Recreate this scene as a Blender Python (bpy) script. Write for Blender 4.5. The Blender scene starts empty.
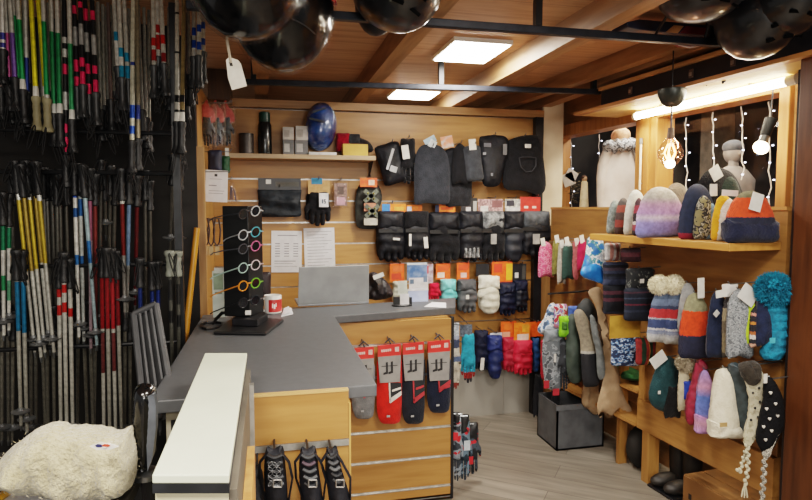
import bpy, bmesh, math, random
import numpy as np
from mathutils import Vector, Matrix, geometry, noise
random.seed(7)
C = bpy.context.scene.collection
PI = math.pi
# ------------------------------------------------------------------ camera model (812x500 frame)
F = 600.0; H = 1.55
YAW = math.atan(140/600); PIT = math.atan(42/600)
cy_, sy_ = math.cos(YAW), math.sin(YAW); cp_, sp_ = math.cos(PIT), math.sin(PIT)
FW = Vector((sy_*cp_, cy_*cp_, -sp_)); RT = Vector((cy_, -sy_, 0)); UP = Vector((sy_*sp_, cy_*sp_, cp_))
EYE = Vector((0, 0, H))
def ray(x, y): return FW + RT*((x-406)/F) + UP*((250-y)/F)
def ay(x, y, Y):
    r = ray(x, y); return EYE + r*(Y/r.y)
def az(x, y, Z):
    r = ray(x, y); return EYE + r*((Z-H)/r.z)
def ax(x, y, X):
    r = ray(x, y); return EYE + r*(X/r.x)
# right-hand wall frame: u along the wall (away from camera), w into the room
RO = Vector((2.078, 2.919, 0)); RD = Vector((-.0788, .9969, 0)); RN = Vector((-.9969, -.0788, 0))
def rp(u, w, z): return RO + RD*u + RN*w + Vector((0, 0, z))
def aw(x, y, w):
    r = ray(x, y); t = (w + RO.dot(RN))/r.dot(RN); return EYE + r*t
def uw(p): q = p-RO; return q.dot(RD), q.dot(RN)

# ------------------------------------------------------------------ materials
MATS = {}
def hexc(c):
    if isinstance(c, str):
        c = c.lstrip('#'); c = [int(c[i:i+2], 16)/255 for i in (0, 2, 4)]
        c = [v/12.92 if v <= .04045 else ((v+.055)/1.055)**2.4 for v in c]
    return (c[0], c[1], c[2], 1)
def newmat(name):
    m = bpy.data.materials.new(name); m.use_nodes = True
    nt = m.node_tree; b = nt.nodes['Principled BSDF']; return m, nt, b
def bump(nt, b, height, strength, dist=.01):
    n = nt.nodes.new('ShaderNodeBump'); n.inputs['Strength'].default_value = strength
    n.inputs['Distance'].default_value = dist
    nt.links.new(height, n.inputs['Height']); nt.links.new(n.outputs[0], b.inputs['Normal'])
def tcoord(nt, kind='Object', scale=(1, 1, 1)):
    t = nt.nodes.new('ShaderNodeTexCoord'); mp = nt.nodes.new('ShaderNodeMapping')
    mp.inputs['Scale'].default_value = scale
    nt.links.new(t.outputs[kind], mp.inputs[0]); return mp.outputs[0]
def noise_n(nt, vec, scale, detail=3):
    n = nt.nodes.new('ShaderNodeTexNoise'); n.inputs['Scale'].default_value = scale
    n.inputs['Detail'].default_value = detail; nt.links.new(vec, n.inputs['Vector']); return n.outputs['Fac']
def ramp(nt, fac, stops, interp='LINEAR'):
    r = nt.nodes.new('ShaderNodeValToRGB'); cr = r.color_ramp; cr.interpolation = interp
    while len(cr.elements) < len(stops): cr.elements.new(.5)
    for e, (p, c) in zip(cr.elements, stops): e.position = p; e.color = hexc(c)
    nt.links.new(fac, r.inputs[0]); return r.outputs[0]
def P(c, rough=.6, metal=0, c2=None, ns=18, bs=0, bst=.3, coat=0, sheen=0, spec=.5, emis=0, trans=0):
    """plain surface with a little procedural mottling"""
    key = ('P', str(c), rough, metal, str(c2), ns, bs, bst, coat, sheen, emis, trans)
    if key in MATS: return MATS[key]
    m, nt, b = newmat('surface_%d' % len(MATS))
    v = tcoord(nt)
    c1 = hexc(c); cc = hexc(c2) if c2 is not None else tuple(min(1, x*.72) for x in c1[:3])+(1,)
    f = noise_n(nt, v, ns)
    col = ramp(nt, f, [(.38, cc[:3]), (.62, c1[:3])]); nt.links.new(col, b.inputs['Base Color'])
    b.inputs['Roughness'].default_value = rough; b.inputs['Metallic'].default_value = metal
    b.inputs['Specular IOR Level'].default_value = spec
    b.inputs['Coat Weight'].default_value = coat; b.inputs['Coat Roughness'].default_value = .08
    b.inputs['Sheen Weight'].default_value = sheen; b.inputs['Sheen Roughness'].default_value = .5
    b.inputs['Transmission Weight'].default_value = trans
    if emis:
        nt.links.new(col, b.inputs['Emission Color']); b.inputs['Emission Strength'].default_value = emis
    if bs: bump(nt, b, noise_n(nt, v, bs, 4), bst)
    MATS[key] = m; return m
def cloth(c, c2=None, ns=25, bs=120, bst=.5): return P(c, .85, 0, c2, ns, bs, bst, 0, .12, .2)
def shell(c, c2=None): return P(c, .58, 0, c2, 16, 34, .5, 0, 0, .3)      # nylon / softshell
def bands(stops, rough=.8, knit=0, axis='Z', smooth=False, metal=0, mott=.25, coat=0):
    """colour bands along one axis of the part, 0 = bottom"""
    key = ('B', str(stops), rough, knit, axis, smooth, metal)
    if key in MATS: return MATS[key]
    m, nt, b = newmat('banded_%d' % len(MATS))
    t = nt.nodes.new('ShaderNodeTexCoord'); s = nt.nodes.new('ShaderNodeSeparateXYZ')
    nt.links.new(t.outputs['Generated'], s.inputs[0])
    f = s.outputs[axis]
    if knit:
        w = noise_n(nt, t.outputs['Object'], 160, 1)
        ad = nt.nodes.new('ShaderNodeMath'); ad.operation = 'MULTIPLY_ADD'
        ad.inputs[1].default_value = .05; nt.links.new(w, ad.inputs[0]); nt.links.new(f, ad.inputs[2])
        sb = nt.nodes.new('ShaderNodeMath'); sb.operation = 'SUBTRACT'; sb.inputs[1].default_value = .025
        nt.links.new(ad.outputs[0], sb.inputs[0]); f = sb.outputs[0]
    col = ramp(nt, f, stops, 'LINEAR' if smooth else 'CONSTANT')
    mx = nt.nodes.new('ShaderNodeMixRGB'); mx.blend_type = 'MULTIPLY'
    nf = noise_n(nt, t.outputs['Object'], 60)
    g = ramp(nt, nf, [(.3, (1-mott*2, 1-mott*2, 1-mott*2)), (.7, (1, 1, 1))])
    mx.inputs[0].default_value = .7
    nt.links.new(col, mx.inputs[1]); nt.links.new(g, mx.inputs[2]); nt.links.new(mx.outputs[0], b.inputs['Base Color'])
    b.inputs['Roughness'].default_value = rough; b.inputs['Metallic'].default_value = metal
    b.inputs['Coat Weight'].default_value = coat
    if knit:
        wv = nt.nodes.new('ShaderNodeTexWave'); wv.inputs['Scale'].default_value = 90; wv.inputs['Distortion'].default_value = 1.5
        nt.links.new(t.outputs['Object'], wv.inputs['Vector']); bump(nt, b, wv.outputs['Fac'], .5, .006)
    MATS[key] = m; return m
def speckle(c, spots, scale=60, thr=.6, rough=.8, stretch=(1, 1, 1), bst=.3):
    """ground colour with flecks of other colours"""
    key = ('S', str(c), str(spots), scale, thr, stretch)
    if key in MATS: return MATS[key]
    m, nt, b = newmat('flecked_%d' % len(MATS))
    v = tcoord(nt, 'Object', stretch)
    f = noise_n(nt, v, scale, 2)
    st = [(0, c)]; n = len(spots)
    for i, s in enumerate(spots): st.append((thr + i*(1-thr)*.35/n, s))
    col = ramp(nt, f, st, 'CONSTANT'); nt.links.new(col, b.inputs['Base Color'])
    b.inputs['Roughness'].default_value = rough
    bump(nt, b, noise_n(nt, v, scale*2, 3), bst)
    MATS[key] = m; return m
def wood(name, c1, c2, axis='X', scale=1.0, rough=.45, knots=0, plank=0):
    key = ('W', name)
    if key in MATS: return MATS[key]
    m, nt, b = newmat(name)
    sc = {'X': (.9, 9, 9), 'Y': (9, .9, 9), 'Z': (9, 9, .9)}[axis]
    v = tcoord(nt, 'Object', tuple(k*scale for k in sc))
    f = noise_n(nt, v, 2.2, 6)
    col = ramp(nt, f, [(.3, c2), (.5, c1), (.72, c2)])
    v2 = tcoord(nt, 'Object', tuple(k*scale*.25 for k in sc)); f2 = noise_n(nt, v2, 1.3, 2)
    g = ramp(nt, f2, [(.3, (.72, .72, .72)), (.7, (1, 1, 1))])
    mx = nt.nodes.new('ShaderNodeMixRGB'); mx.blend_type = 'MULTIPLY'; mx.inputs[0].default_value = .8
    nt.links.new(col, mx.inputs[1]); nt.links.new(g, mx.inputs[2]); out = mx.outputs[0]
    if knots:
        vo = nt.nodes.new('ShaderNodeTexVoronoi'); vo.inputs['Scale'].default_value = 1.6
        vk = tcoord(nt, 'Object', {'X': (1, 2.6, 2.6), 'Y': (2.6, 1, 2.6), 'Z': (2.6, 2.6, 1)}[axis])
        nt.links.new(vk, vo.inputs['Vector'])
        k = ramp(nt, vo.outputs['Distance'], [(.03, (.35, .22, .14)), (.075, (1, 1, 1))])
        m2 = nt.nodes.new('ShaderNodeMixRGB'); m2.blend_type = 'MULTIPLY'; m2.inputs[0].default_value = .8
        nt.links.new(out, m2.inputs[1]); nt.links.new(k, m2.inputs[2]); out = m2.outputs[0]
    if plank:
        sx = nt.nodes.new('ShaderNodeSeparateXYZ'); t = nt.nodes.new('ShaderNodeTexCoord')
        nt.links.new(t.outputs['Object'], sx.inputs[0])
        md = nt.nodes.new('ShaderNodeMath'); md.operation = 'FRACT'
        ml = nt.nodes.new('ShaderNodeMath'); ml.operation = 'MULTIPLY'; ml.inputs[1].default_value = 1/plank
        nt.links.new(sx.outputs['Y' if axis == 'X' else 'X'], ml.inputs[0]); nt.links.new(ml.outputs[0], md.inputs[0])
        k = ramp(nt, md.outputs[0], [(0, (.45, .4, .36)), (.035, (1, 1, 1))])
        m3 = nt.nodes.new('ShaderNodeMixRGB'); m3.blend_type = 'MULTIPLY'; m3.inputs[0].default_value = 1
        nt.links.new(out, m3.inputs[1]); nt.links.new(k, m3.inputs[2]); out = m3.outputs[0]
    nt.links.new(out, b.inputs['Base Color']); b.inputs['Roughness'].default_value = rough
    bump(nt, b, f, .08, .004)
    MATS[key] = m; return m
def emit(c, s, name='lamp'):
    key = ('E', str(c), s)
    if key in MATS: return MATS[key]
    m, nt, b = newmat(name+'_%d' % len(MATS)); b.inputs['Base Color'].default_value = hexc(c)
    b.inputs['Emission Color'].default_value = hexc(c); b.inputs['Emission Strength'].default_value = s
    MATS[key] = m; return m
def film(c=(1, 1, 1), alpha=.18, rough=.12, bst=.6, bs=22):
    """thin clear plastic or glass: see-through with a sheen"""
    key = ('F', str(c), alpha, rough, bst)
    if key in MATS: return MATS[key]
    m = bpy.data.materials.new('clear_%d' % len(MATS)); m.use_nodes = True; nt = m.node_tree
    out = nt.nodes['Material Output']; nt.nodes.remove(nt.nodes['Principled BSDF'])
    tr = nt.nodes.new('ShaderNodeBsdfTransparent'); gl = nt.nodes.new('ShaderNodeBsdfGlossy')
    gl.inputs['Roughness'].default_value = rough; gl.inputs['Color'].default_value = hexc(c)
    fr = nt.nodes.new('ShaderNodeLayerWeight'); fr.inputs['Blend'].default_value = alpha
    if bst:
        bp = nt.nodes.new('ShaderNodeBump'); bp.inputs['Strength'].default_value = bst; bp.inputs['Distance'].default_value = .02
        nt.links.new(noise_n(nt, tcoord(nt), bs, 4), bp.inputs['Height'])
        nt.links.new(bp.outputs[0], gl.inputs['Normal']); nt.links.new(bp.outputs[0], fr.inputs['Normal'])
    mx = nt.nodes.new('ShaderNodeMixShader'); nt.links.new(fr.outputs['Facing'], mx.inputs[0])
    nt.links.new(tr.outputs[0], mx.inputs[1]); nt.links.new(gl.outputs[0], mx.inputs[2]); nt.links.new(mx.outputs[0], out.inputs[0])
    MATS[key] = m; return m

# ------------------------------------------------------------------ mesh building
class MB:
    def __init__(s): s.v = []; s.f = []; s.mi = []
    def add(s, vs, fs, mi=0):
        o = len(s.v); s.v += [Vector(p) for p in vs]
        for f in fs: s.f.append([i+o for i in f]); s.mi.append(mi)
        return s
    def hexa(s, p, mi=0):   # 8 points: bottom loop, top loop
        return s.add(p, [(3, 2, 1, 0), (4, 5, 6, 7), (0, 1, 5, 4), (1, 2, 6, 5), (2, 3, 7, 6), (3, 0, 4, 7)], mi)
    def box(s, x0, x1, y0, y1, z0, z1, mi=0):
        return s.hexa([(x0, y0, z0), (x1, y0, z0), (x1, y1, z0), (x0, y1, z0), (x0, y0, z1), (x1, y0, z1), (x1, y1, z1), (x0, y1, z1)], mi)
    def rbox(s, u0, u1, w0, w1, z0, z1, mi=0):
        return s.hexa([rp(u0, w1, z0), rp(u0, w0, z0), rp(u1, w0, z0), rp(u1, w1, z0), rp(u0, w1, z1), rp(u0, w0, z1), rp(u1, w0, z1), rp(u1, w1, z1)], mi)
    def obox(s, c, sz, R, mi=0):
        c = Vector(c); h = [k/2 for k in sz]
        return s.hexa([c + R @ Vector((sx*h[0], sy*h[1], z*h[2])) for z in (-1, 1) for sx, sy in ((-1, -1), (1, -1), (1, 1), (-1, 1))], mi)
    def tube(s, pts, r, n=8, caps=True, mi=0, flat=1.0):
        pts = [Vector(p) for p in pts]; rs = r if isinstance(r, (list, tuple)) else [r]*len(pts)
        rings = []; up = None
        for i, p in enumerate(pts):
            d = (pts[min(i+1, len(pts)-1)] - pts[max(i-1, 0)]).normalized()
            if up is None:
                a = Vector((0, 0, 1)) if abs(d.z) < .9 else Vector((1, 0, 0)); up = d.cross(a).normalized()
            else: up = (up - d*up.dot(d)).normalized()
            w = d.cross(up)
            rings.append([p + up*(rs[i]*math.cos(2*PI*k/n)) + w*(rs[i]*flat*math.sin(2*PI*k/n)) for k in range(n)])
        o = [v for R in rings for v in R]; f = []
        for i in range(len(pts)-1):
            for k in range(n): f.append((i*n+k, i*n+(k+1) % n, (i+1)*n+(k+1) % n, (i+1)*n+k))
        if caps: f.append(tuple(reversed(range(n)))); f.append(tuple(range((len(pts)-1)*n, len(pts)*n)))
        return s.add(o, f, mi)
    def lathe(s, prof, c, n=20, mi=0, R=None, sx=1, sy=1):
        c = Vector(c); R = R or Matrix.Identity(3); o = []; f = []
        for r, z in prof:
            for k in range(n):
                a = 2*PI*k/n; o.append(c + R @ Vector((r*sx*math.cos(a), r*sy*math.sin(a), z)))
        m = len(prof)
        for i in range(m-1):
            for k in range(n): f.append((i*n+k, i*n+(k+1) % n, (i+1)*n+(k+1) % n, (i+1)*n+k))
        if prof[0][0] > 1e-6: f.append(tuple(reversed(range(n))))
        if prof[-1][0] > 1e-6: f.append(tuple(range((m-1)*n, m*n)))
        return s.add(o, f, mi)
    def ell(s, c, r, n=20, m=12, R=None, mi=0, jit=0):
        prof = [(max(math.sin(PI*i/m), 1e-7), -math.cos(PI*i/m)) for i in range(m+1)]
        R = R or Matrix.Identity(3); R2 = R @ Matrix.Diagonal(Vector(r)); b = len(s.v)
        s.lathe(prof, c, n, mi, R2)
        if jit:
            c = Vector(c)
            for i in range(b, len(s.v)):
                d = s.v[i]-c; s.v[i] = c + d*(1 + jit*noise.noise(d*60))
        return s
    def ring(s, c, R, rx, ry, t, n=22, m=6, mi=0):
        c = Vector(c); o = []; f = []
        for i in range(n):
            a = 2*PI*i/n
            for k in range(m):
                b = 2*PI*k/m; q = 1 + t*math.cos(b)/max(rx, ry)
                o.append(c + R @ Vector((rx*q*math.cos(a), t*math.sin(b), ry*q*math.sin(a))))
        for i in range(n):
            for k in range(m): f.append((i*m+k, ((i+1) % n)*m+k, ((i+1) % n)*m+(k+1) % m, i*m+(k+1) % m))
        return s.add(o, f, mi)
    def prism(s, pts, a, b, mi=0):   # pts = loop of Vectors, extruded from offset a to offset b
        n = len(pts); a = Vector(a); b = Vector(b)
        o = [Vector(p)+a for p in pts]+[Vector(p)+b for p in pts]
        f = [tuple(range(n)), tuple(reversed(range(n, 2*n)))]+[(i, (i+1) % n, (i+1) % n+n, i+n) for i in range(n)]
        return s.add(o, f, mi)
    def build(s, name, mats, parent=None, smooth=True, bevel=0, org=None, sub=0, angle=40):
        me = bpy.data.meshes.new(name)
        if parent is not None: base = WORLD[parent.name]
        elif org is not None: base = Vector(org)
        else:
            lo = [min(v[i] for v in s.v) for i in range(3)]; hi = [max(v[i] for v in s.v) for i in range(3)]
            base = Vector(((lo[0]+hi[0])/2, (lo[1]+hi[1])/2, lo[2]))
        me.from_pydata([tuple(v-base) for v in s.v], [], s.f)
        mats = mats if isinstance(mats, (list, tuple)) else [mats]
        for m in mats: me.materials.append(m)
        me.polygons.foreach_set('material_index', s.mi)
        bm = bmesh.new(); bm.from_mesh(me); bmesh.ops.recalc_face_normals(bm, faces=bm.faces); bm.to_mesh(me); bm.free()
        if smooth:
            me.polygons.foreach_set('use_smooth', [True]*len(me.polygons))
            try: me.set_sharp_from_angle(angle=math.radians(angle))
            except Exception: pass
        o = bpy.data.objects.new(name, me); C.objects.link(o)
        if parent is not None: o.parent = parent; WORLD[o.name] = base
        else: o.location = base; WORLD[o.name] = base
        if bevel:
            b = o.modifiers.new('bevel', 'BEVEL'); b.width = bevel; b.segments = 2; b.limit_method = 'ANGLE'; b.angle_limit = .8
        if sub:
            b = o.modifiers.new('sub', 'SUBSURF'); b.levels = sub; b.render_levels = sub
        return o
WORLD = {}
LABELS = {}
def tag(o, label, cat, group=None):
    o['label'] = label; o['category'] = cat
    if group: o['group'] = group
    LABELS.setdefault(label, []).append(o.name)
    return o
def thing(name, label, cat, loc, group=None):
    o = bpy.data.objects.new(name, None); C.objects.link(o); o.location = loc; o.empty_display_size = .05
    WORLD[o.name] = Vector(loc); return tag(o, label, cat, group)
def struct(o): o['kind'] = 'structure'; return o

def smooth_loop(p, k=3):
    n = len(p); out = []
    for i in range(n):
        a, b, c, d = p[i-1], p[i], p[(i+1) % n], p[(i+2) % n]
        for j in range(k):
            t = j/k
            out.append(tuple(.5*((2*b[q]) + (-a[q]+c[q])*t + (2*a[q]-5*b[q]+4*c[q]-d[q])*t*t + (-a[q]+3*b[q]-3*c[q]+d[q])*t**3) for q in (0, 1)))
    return out
def resample(p, s):
    out = []
    for i in range(len(p)):
        a = Vector(p[i]); b = Vector(p[(i+1) % len(p)]); L = (b-a).length; n = max(1, int(round(L/s)))
        for k in range(n): out.append(tuple(a.lerp(b, k/n)))
    return out
def soft_mb(outline, Y, th, res=22, wr=.25, seed=0, rim=1.0, mb=None, mi=0, creases=None):
    """a stuffed or folded fabric shape: outline in (x, z) filled with two bulging, wrinkled skins"""
    P2 = np.array(outline); ext = (P2.max(0)-P2.min(0)); s = max(ext)/res
    B = resample(outline, s); nb = len(B); Bn = np.array(B)
    A0 = Bn; A1 = np.roll(Bn, -1, 0); D = A1-A0; L2 = (D**2).sum(1)+1e-12
    def dist(q):
        t = np.clip(((q[:, None]-A0[None])*D[None]).sum(2)/L2, 0, 1)
        return np.sqrt(((A0[None]+t[..., None]*D[None]-q[:, None])**2).sum(2)).min(1)
    lo = Bn.min(0); hi = Bn.max(0); g = []
    rows = int((hi[1]-lo[1])/(s*.87))+2
    for j in range(rows):
        for i in range(int((hi[0]-lo[0])/s)+2): g.append((lo[0]+(i+.5*(j % 2))*s, lo[1]+j*s*.87))
    g = np.array(g)
    x, y = g[:, 0][:, None], g[:, 1][:, None]
    cond = ((A0[:, 1][None] > y) != (A1[:, 1][None] > y))
    xi = A0[:, 0][None] + (y-A0[:, 1][None])*D[:, 0][None]/np.where(np.abs(D[:, 1]) < 1e-12, 1e-12, D[:, 1])[None]
    ins = (cond & (x < xi)).sum(1) % 2 == 1
    g = g[ins]
    if len(g): g = g[dist(g) > s*.45]
    allp = [Vector(b) for b in B]+[Vector(q) for q in g]
    vs, _, fs, *_r = geometry.delaunay_2d_cdt(allp, [], [list(range(nb))], 1, 1e-7)
    V = np.array([tuple(v) for v in vs]); d = dist(V)
    R = min(max(d.max(), 1e-6), max(ext)*.5*rim)
    prof = np.sqrt(np.clip(1-(1-np.clip(d/R, 0, 1))**2, 0, 1))
    mb = mb or MB(); sg = 3.2/max(ext)
    top = []; bot = []; vv = []; k = 0; isb = d < s*.02
    for i in range(len(V)):
        p = Vector((V[i][0]*sg, V[i][1]*sg*.55, seed*7.3))
        w = noise.noise(p*1.3)*.6+noise.noise(p*3.1)*.4
        h = th*.5*prof[i]*(1+wr*1.6*w)
        if creases:
            for (ca, fr, am) in creases:
                h += th*.5*prof[i]*am*math.sin(fr*((V[i][0]-lo[0])*math.cos(ca)+(V[i][1]-lo[1])*math.sin(ca))/max(ext)*2*PI)
        h = max(h, 0)
        top.append(k); vv.append((V[i][0], Y-h, V[i][1])); k += 1
        if isb[i]: bot.append(top[-1])
        else: bot.append(k); vv.append((V[i][0], Y+h, V[i][1])); k += 1
    ff = []
    for f in fs:
        ff.append([top[i] for i in f]); q = [bot[i] for i in f][::-1]
        if set(q) != set(ff[-1]): ff.append(q)
    mb.add(vv, ff, mi); return mb
def pix(pts, Y): return [(ay(x, y, Y).x, ay(x, y, Y).z) for x, y in pts]
SH = dict(
 glove=[(.14, 0), (.5, .0), (.84, 0), (.86, .3), (1., .42), (1.02, .56), (.93, .62), (.82, .52), (.81, .62), (.82, .88), (.74, .95), (.66, .9), (.645, .7), (.625, .7), (.63, .96), (.54, 1), (.46, .97), (.445, .7), (.425, .7), (.42, .95), (.33, .98), (.26, .93), (.25, .68), (.23, .68), (.22, .85), (.13, .87), (.06, .81), (.05, .6), (.1, .3)],
 mitten=[(.12, 0), (.5, .01), (.86, 0), (.84, .26), (.97, .36), (1.03, .5), (.96, .6), (.87, .58), (.9, .8), (.74, .97), (.5, 1), (.26, .97), (.08, .82), (.06, .5), (.14, .25)],
 beanie=[(0, 1), (-.01, .75), (.05, .45), (.2, .14), (.38, .01), (.6, .01), (.8, .14), (.95, .45), (1.01, .75), (1, 1), (.75, 1.02), (.5, 1.03), (.25, 1.02)],
 pack=[(.03, .02), (.5, 0), (.97, .02), (1, .25), (.99, .5), (1, .75), (.97, .98), (.5, 1), (.03, .98), (0, .75), (.01, .5), (0, .25)],
 drape=[(.2, 0), (.5, .02), (.8, 0), (.92, .25), (1, .6), (.97, .97), (.8, 1), (.62, .96), (.45, 1), (.25, .97), (.04, 1), (0, .6), (.1, .25)],
 hang=[(.38, 0), (.6, 0), (.86, .12), (.97, .4), (1, .96), (.75, 1), (.5, .97), (.22, 1), (0, .96), (.03, .4), (.14, .12)],
 flap=[(.1, .55), (.08, .3), (.25, .08), (.5, 0), (.75, .08), (.92, .3), (.92, .55), (1, .75), (.9, 1), (.72, .9), (.62, .72), (.4, .72), (.28, .9), (.1, 1), (0, .75)],
 bag=[(.1, 0), (.9, 0), (1, .3), (1, .9), (.9, 1), (.1, 1), (0, .9), (0, .3)],
)
SH['glovebulk'] = [(.06, 0), (.3, .01), (.55, 0), (.8, .01), (.95, 0), (.97, .3), (1.02, .45), (1.0, .62), (.93, .64), (.96, .8), (.93, .95), (.85, .97), (.76, .93), (.745, .84), (.73, .84), (.715, .96), (.62, 1.), (.53, .97), (.51, .85), (.495, .85), (.48, .97), (.39, 1.), (.3, .96), (.285, .84), (.27, .84), (.255, .93), (.15, .95), (.06, .88), (.02, .6), (.04, .3)]
SH['glovebulk2'] = [(1-x, y) for x, y in SH['glovebulk']][::-1]
SH['glove2'] = [(1-x, y) for x, y in SH['glove']][::-1]
SH['mitten2'] = [(1-x, y) for x, y in SH['mitten']][::-1]
def shp(kind, x0, y0, x1, y1, rot=0, sk=0):
    cx, cy = (x0+x1)/2, (y0+y1)/2; out = []
    for a, b in SH[kind]:
        x = x0+a*(x1-x0)+sk*(b-.0); y = y0+b*(y1-y0)
        dx, dy = x-cx, y-cy; c, s = math.cos(rot), math.sin(rot)
        out.append((cx+dx*c-dy*s, cy+dx*s+dy*c))
    return out
SEED = [0]
def soft(kind, *a, **kw):
    if not isinstance(a[0], (tuple, list)): a = (None,)+a
    return soft_(kind, *a, **kw)
def soft_(kind, box, Y, th, mat, name, parent, res=20, wr=.25, rot=0, k=3, sk=0, creases=None, rim=1.0):
    SEED[0] += 1
    pts = shp(kind, *box, rot, sk) if isinstance(kind, str) else kind
    o = smooth_loop(pix(pts, Y), k)
    return soft_mb(o, Y, th, res, wr, SEED[0], rim, creases=creases).build(name, mat, parent)
def card(box, Y, mat, name, parent, t=.002, rot=0, marks=None, mk=None):
    """flat card facing the room, optional printed marks as thin raised patches (fractions of the card)"""
    x0, y0, x1, y1 = box; a = ay(x0, y0, Y); b = ay(x1, y1, Y)
    cx, cz = (a.x+b.x)/2, (a.z+b.z)/2; w, h = abs(b.x-a.x), abs(a.z-b.z)
    R = Matrix.Rotation(-rot, 3, 'Y')
    mb = MB().obox((cx, Y, cz), (w, t, h), R); ml = [mat]
    for i, (u0, v0, u1, v1, c) in enumerate(marks or []):
        mm = P(c, .6)
        if mm not in ml: ml.append(mm)
        off = R @ Vector(((u0+u1)/2*w-w/2, -t/2-.0006, h/2-(v0+v1)/2*h))
        mb.obox(Vector((cx, Y, cz))+off, ((u1-u0)*w, .001, (v1-v0)*h), R, ml.index(mm))
    return mb.build(name, ml, parent, smooth=False)
def base_of(box, Y):
    p = ay((box[0]+box[2])/2, box[3], Y); return p
def furball(c, r, mat, name, parent, n=900, seed=1):
    rnd = random.Random(seed); mb = MB().ell(c, (r*.86,)*3, 18, 12, jit=.12); c = Vector(c)
    for _ in range(n):
        d = Vector((rnd.gauss(0, 1), rnd.gauss(0, 1), rnd.gauss(0, 1))).normalized(); t = d.orthogonal().normalized()
        t = Matrix.Rotation(rnd.random()*6.3, 3, d) @ t; q = c+d*r*.8; e = c+(d+t*rnd.uniform(-.25, .25))*r*rnd.uniform(.98, 1.14)
        mb.add([q+t*r*.06, q-t*r*.06, e], [(0, 1, 2)])
    return mb.build(name, mat, parent, smooth=False)

# ------------------------------------------------------------------ common materials
HONEY = wood('honey_laminate', '#b58449', '#a07038', 'X', 1.0, .42)
HONEYY = wood('honey_laminate_long', '#b08048', '#946631', 'Y', 1.0, .42)
HONEYZ = wood('honey_laminate_upright', '#ab7d45', '#8f6330', 'Z', 1.0, .45)
PINE = wood('pine_ceiling_boards', '#c79c76', '#a97e59', 'X', .8, .55, knots=1, plank=.19)
BEAM = wood('pine_beam', '#ab8258', '#8a633e', 'Y', .8, .55)
DARKW = wood('dark_stained_post', '#573219', '#3b200f', 'Z', 1.0, .4)
BLACK = P('#15151a', .45, 0, '#0e0e11', 30); BLACKM = P('#1d2024', .4, .3, '#15171a', 30)
ALU = P('#c4c2bd', .35, .8, '#aaa8a2', 30); STEEL = P('#8d9093', .3, .9, '#7a7d80', 40)
GREYTOP = P('#545659', .45, 0, '#4f5154', 40)
CREAM = P('#dcdccb', .5, 0, '#d2d2c0', 4); WHITE = P('#e9e9e4', .5, 0, '#dededa', 30)
PAPER = P('#dcdde2', .7, 0, '#d2d3d9', 20)
NAVY = shell('#1a2036', '#10142a'); BLK = shell('#1b1d24', '#101116'); CHAR = cloth('#2d3037', '#24272d')
BLKC = cloth('#17181d', '#101115'); SKIN = None

# =================================================================== SETTING
def planks_floor():
    m, nt, b = newmat('grey_plank_floor')
    v = tcoord(nt, 'Object', (1, 1, 1)); mp = v.node; mp.inputs['Rotation'].default_value = (0, 0, math.radians(38))
    br = nt.nodes.new('ShaderNodeTexBrick'); br.inputs['Scale'].default_value = 1
    br.inputs['Brick Width'].default_value = 1.2; br.inputs['Row Height'].default_value = .18; br.inputs['Mortar Size'].default_value = .002
    br.inputs['Color1'].default_value = hexc('#958e84'); br.inputs['Color2'].default_value = hexc('#7b746a'); br.inputs['Mortar'].default_value = hexc('#5f5850')
    nt.links.new(v, br.inputs['Vector'])
    mp2 = nt.nodes.new('ShaderNodeMapping'); mp2.inputs['Scale'].default_value = (1.2, 9, 1); nt.links.new(v, mp2.inputs[0])
    f = noise_n(nt, mp2.outputs[0], 2.5, 6); g = ramp(nt, f, [(.3, (.62, .6, .57)), (.7, (1.05, 1.03, 1))])
    mx = nt.nodes.new('ShaderNodeMixRGB'); mx.blend_type = 'MULTIPLY'; mx.inputs[0].default_value = 1
    nt.links.new(br.outputs['Color'], mx.inputs[1]); nt.links.new(g, mx.inputs[2]); nt.links.new(mx.outputs[0], b.inputs['Base Color'])
    b.inputs['Roughness'].default_value = .42; bump(nt, b, f, .06, .003); return m
struct(MB().box(-3, 4.2, -2.6, 6.2, -.06, 0).build('floor', planks_floor(), smooth=False))
struct(MB().box(-3, 4.2, -2.6, 6.2, 2.40, 2.46).build('ceiling', PINE, smooth=False))
YB = 4.17
# back wall: slat boards with aluminium grooves
wb = MB().box(-.36, 2.02, YB+.006, YB+.05, 0, 2.21, 1)
zs = [.38]+[z for z in [1.745-.147*k for k in range(-1, 10)][::-1] if .42 < z < 2.2]+[2.21]
for a, b in zip(zs[:-1], zs[1:]): wb.box(-.36, 2.02, YB-.014, YB+.006, a+.005, b-.005, 0)
wall_back = struct(wb.build('wall_back', [HONEY, ALU], smooth=False))
tr = MB().box(-.36, 2.02, YB-.02, YB-.015, 0, .38)
tr.box(1.12, 1.125, YB-.024, YB-.02, 0, .38); tr.box(1.72, 1.725, YB-.024, YB-.02, 0, .38)
struct(tr.build('baseboard_back', P('#9b978f', .5, 0, '#8f8b83', 3), smooth=False))
struct(MB().box(-.36, 2.0, YB-.06, YB+.05, 2.212, 2.262).build('trim_1', wood('plate_wood', '#b0875a', '#94693c', 'X'), smooth=False))
struct(MB().box(-.6, 2.6, 5.6, 5.7, 0, 2.40).build('wall_far', wood('far_boards', '#7d5733', '#5f3f22', 'X'), smooth=False))
# side wall at the left of the slat wall + dark end post
ws = MB().box(-.385, -.335, 3.27, YB-.02, .0, 2.21, 0)
struct(ws.build('wall_side', wood('side_boards', '#b98a4e', '#9a6c35', 'Z'), smooth=False))
struct(MB().box(-.43, -.335, 3.20, 3.265, 0, 2.40).build('trim_2', P('#1a1411', .6, 0, '#110d0b', 12), smooth=False))
struct(MB().box(-.335, -.30, 3.21, 3.25, .9, 1.86).build('trim_3', wood('edge_strip', '#c4945c', '#a6743c', 'Z'), smooth=False))
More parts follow.
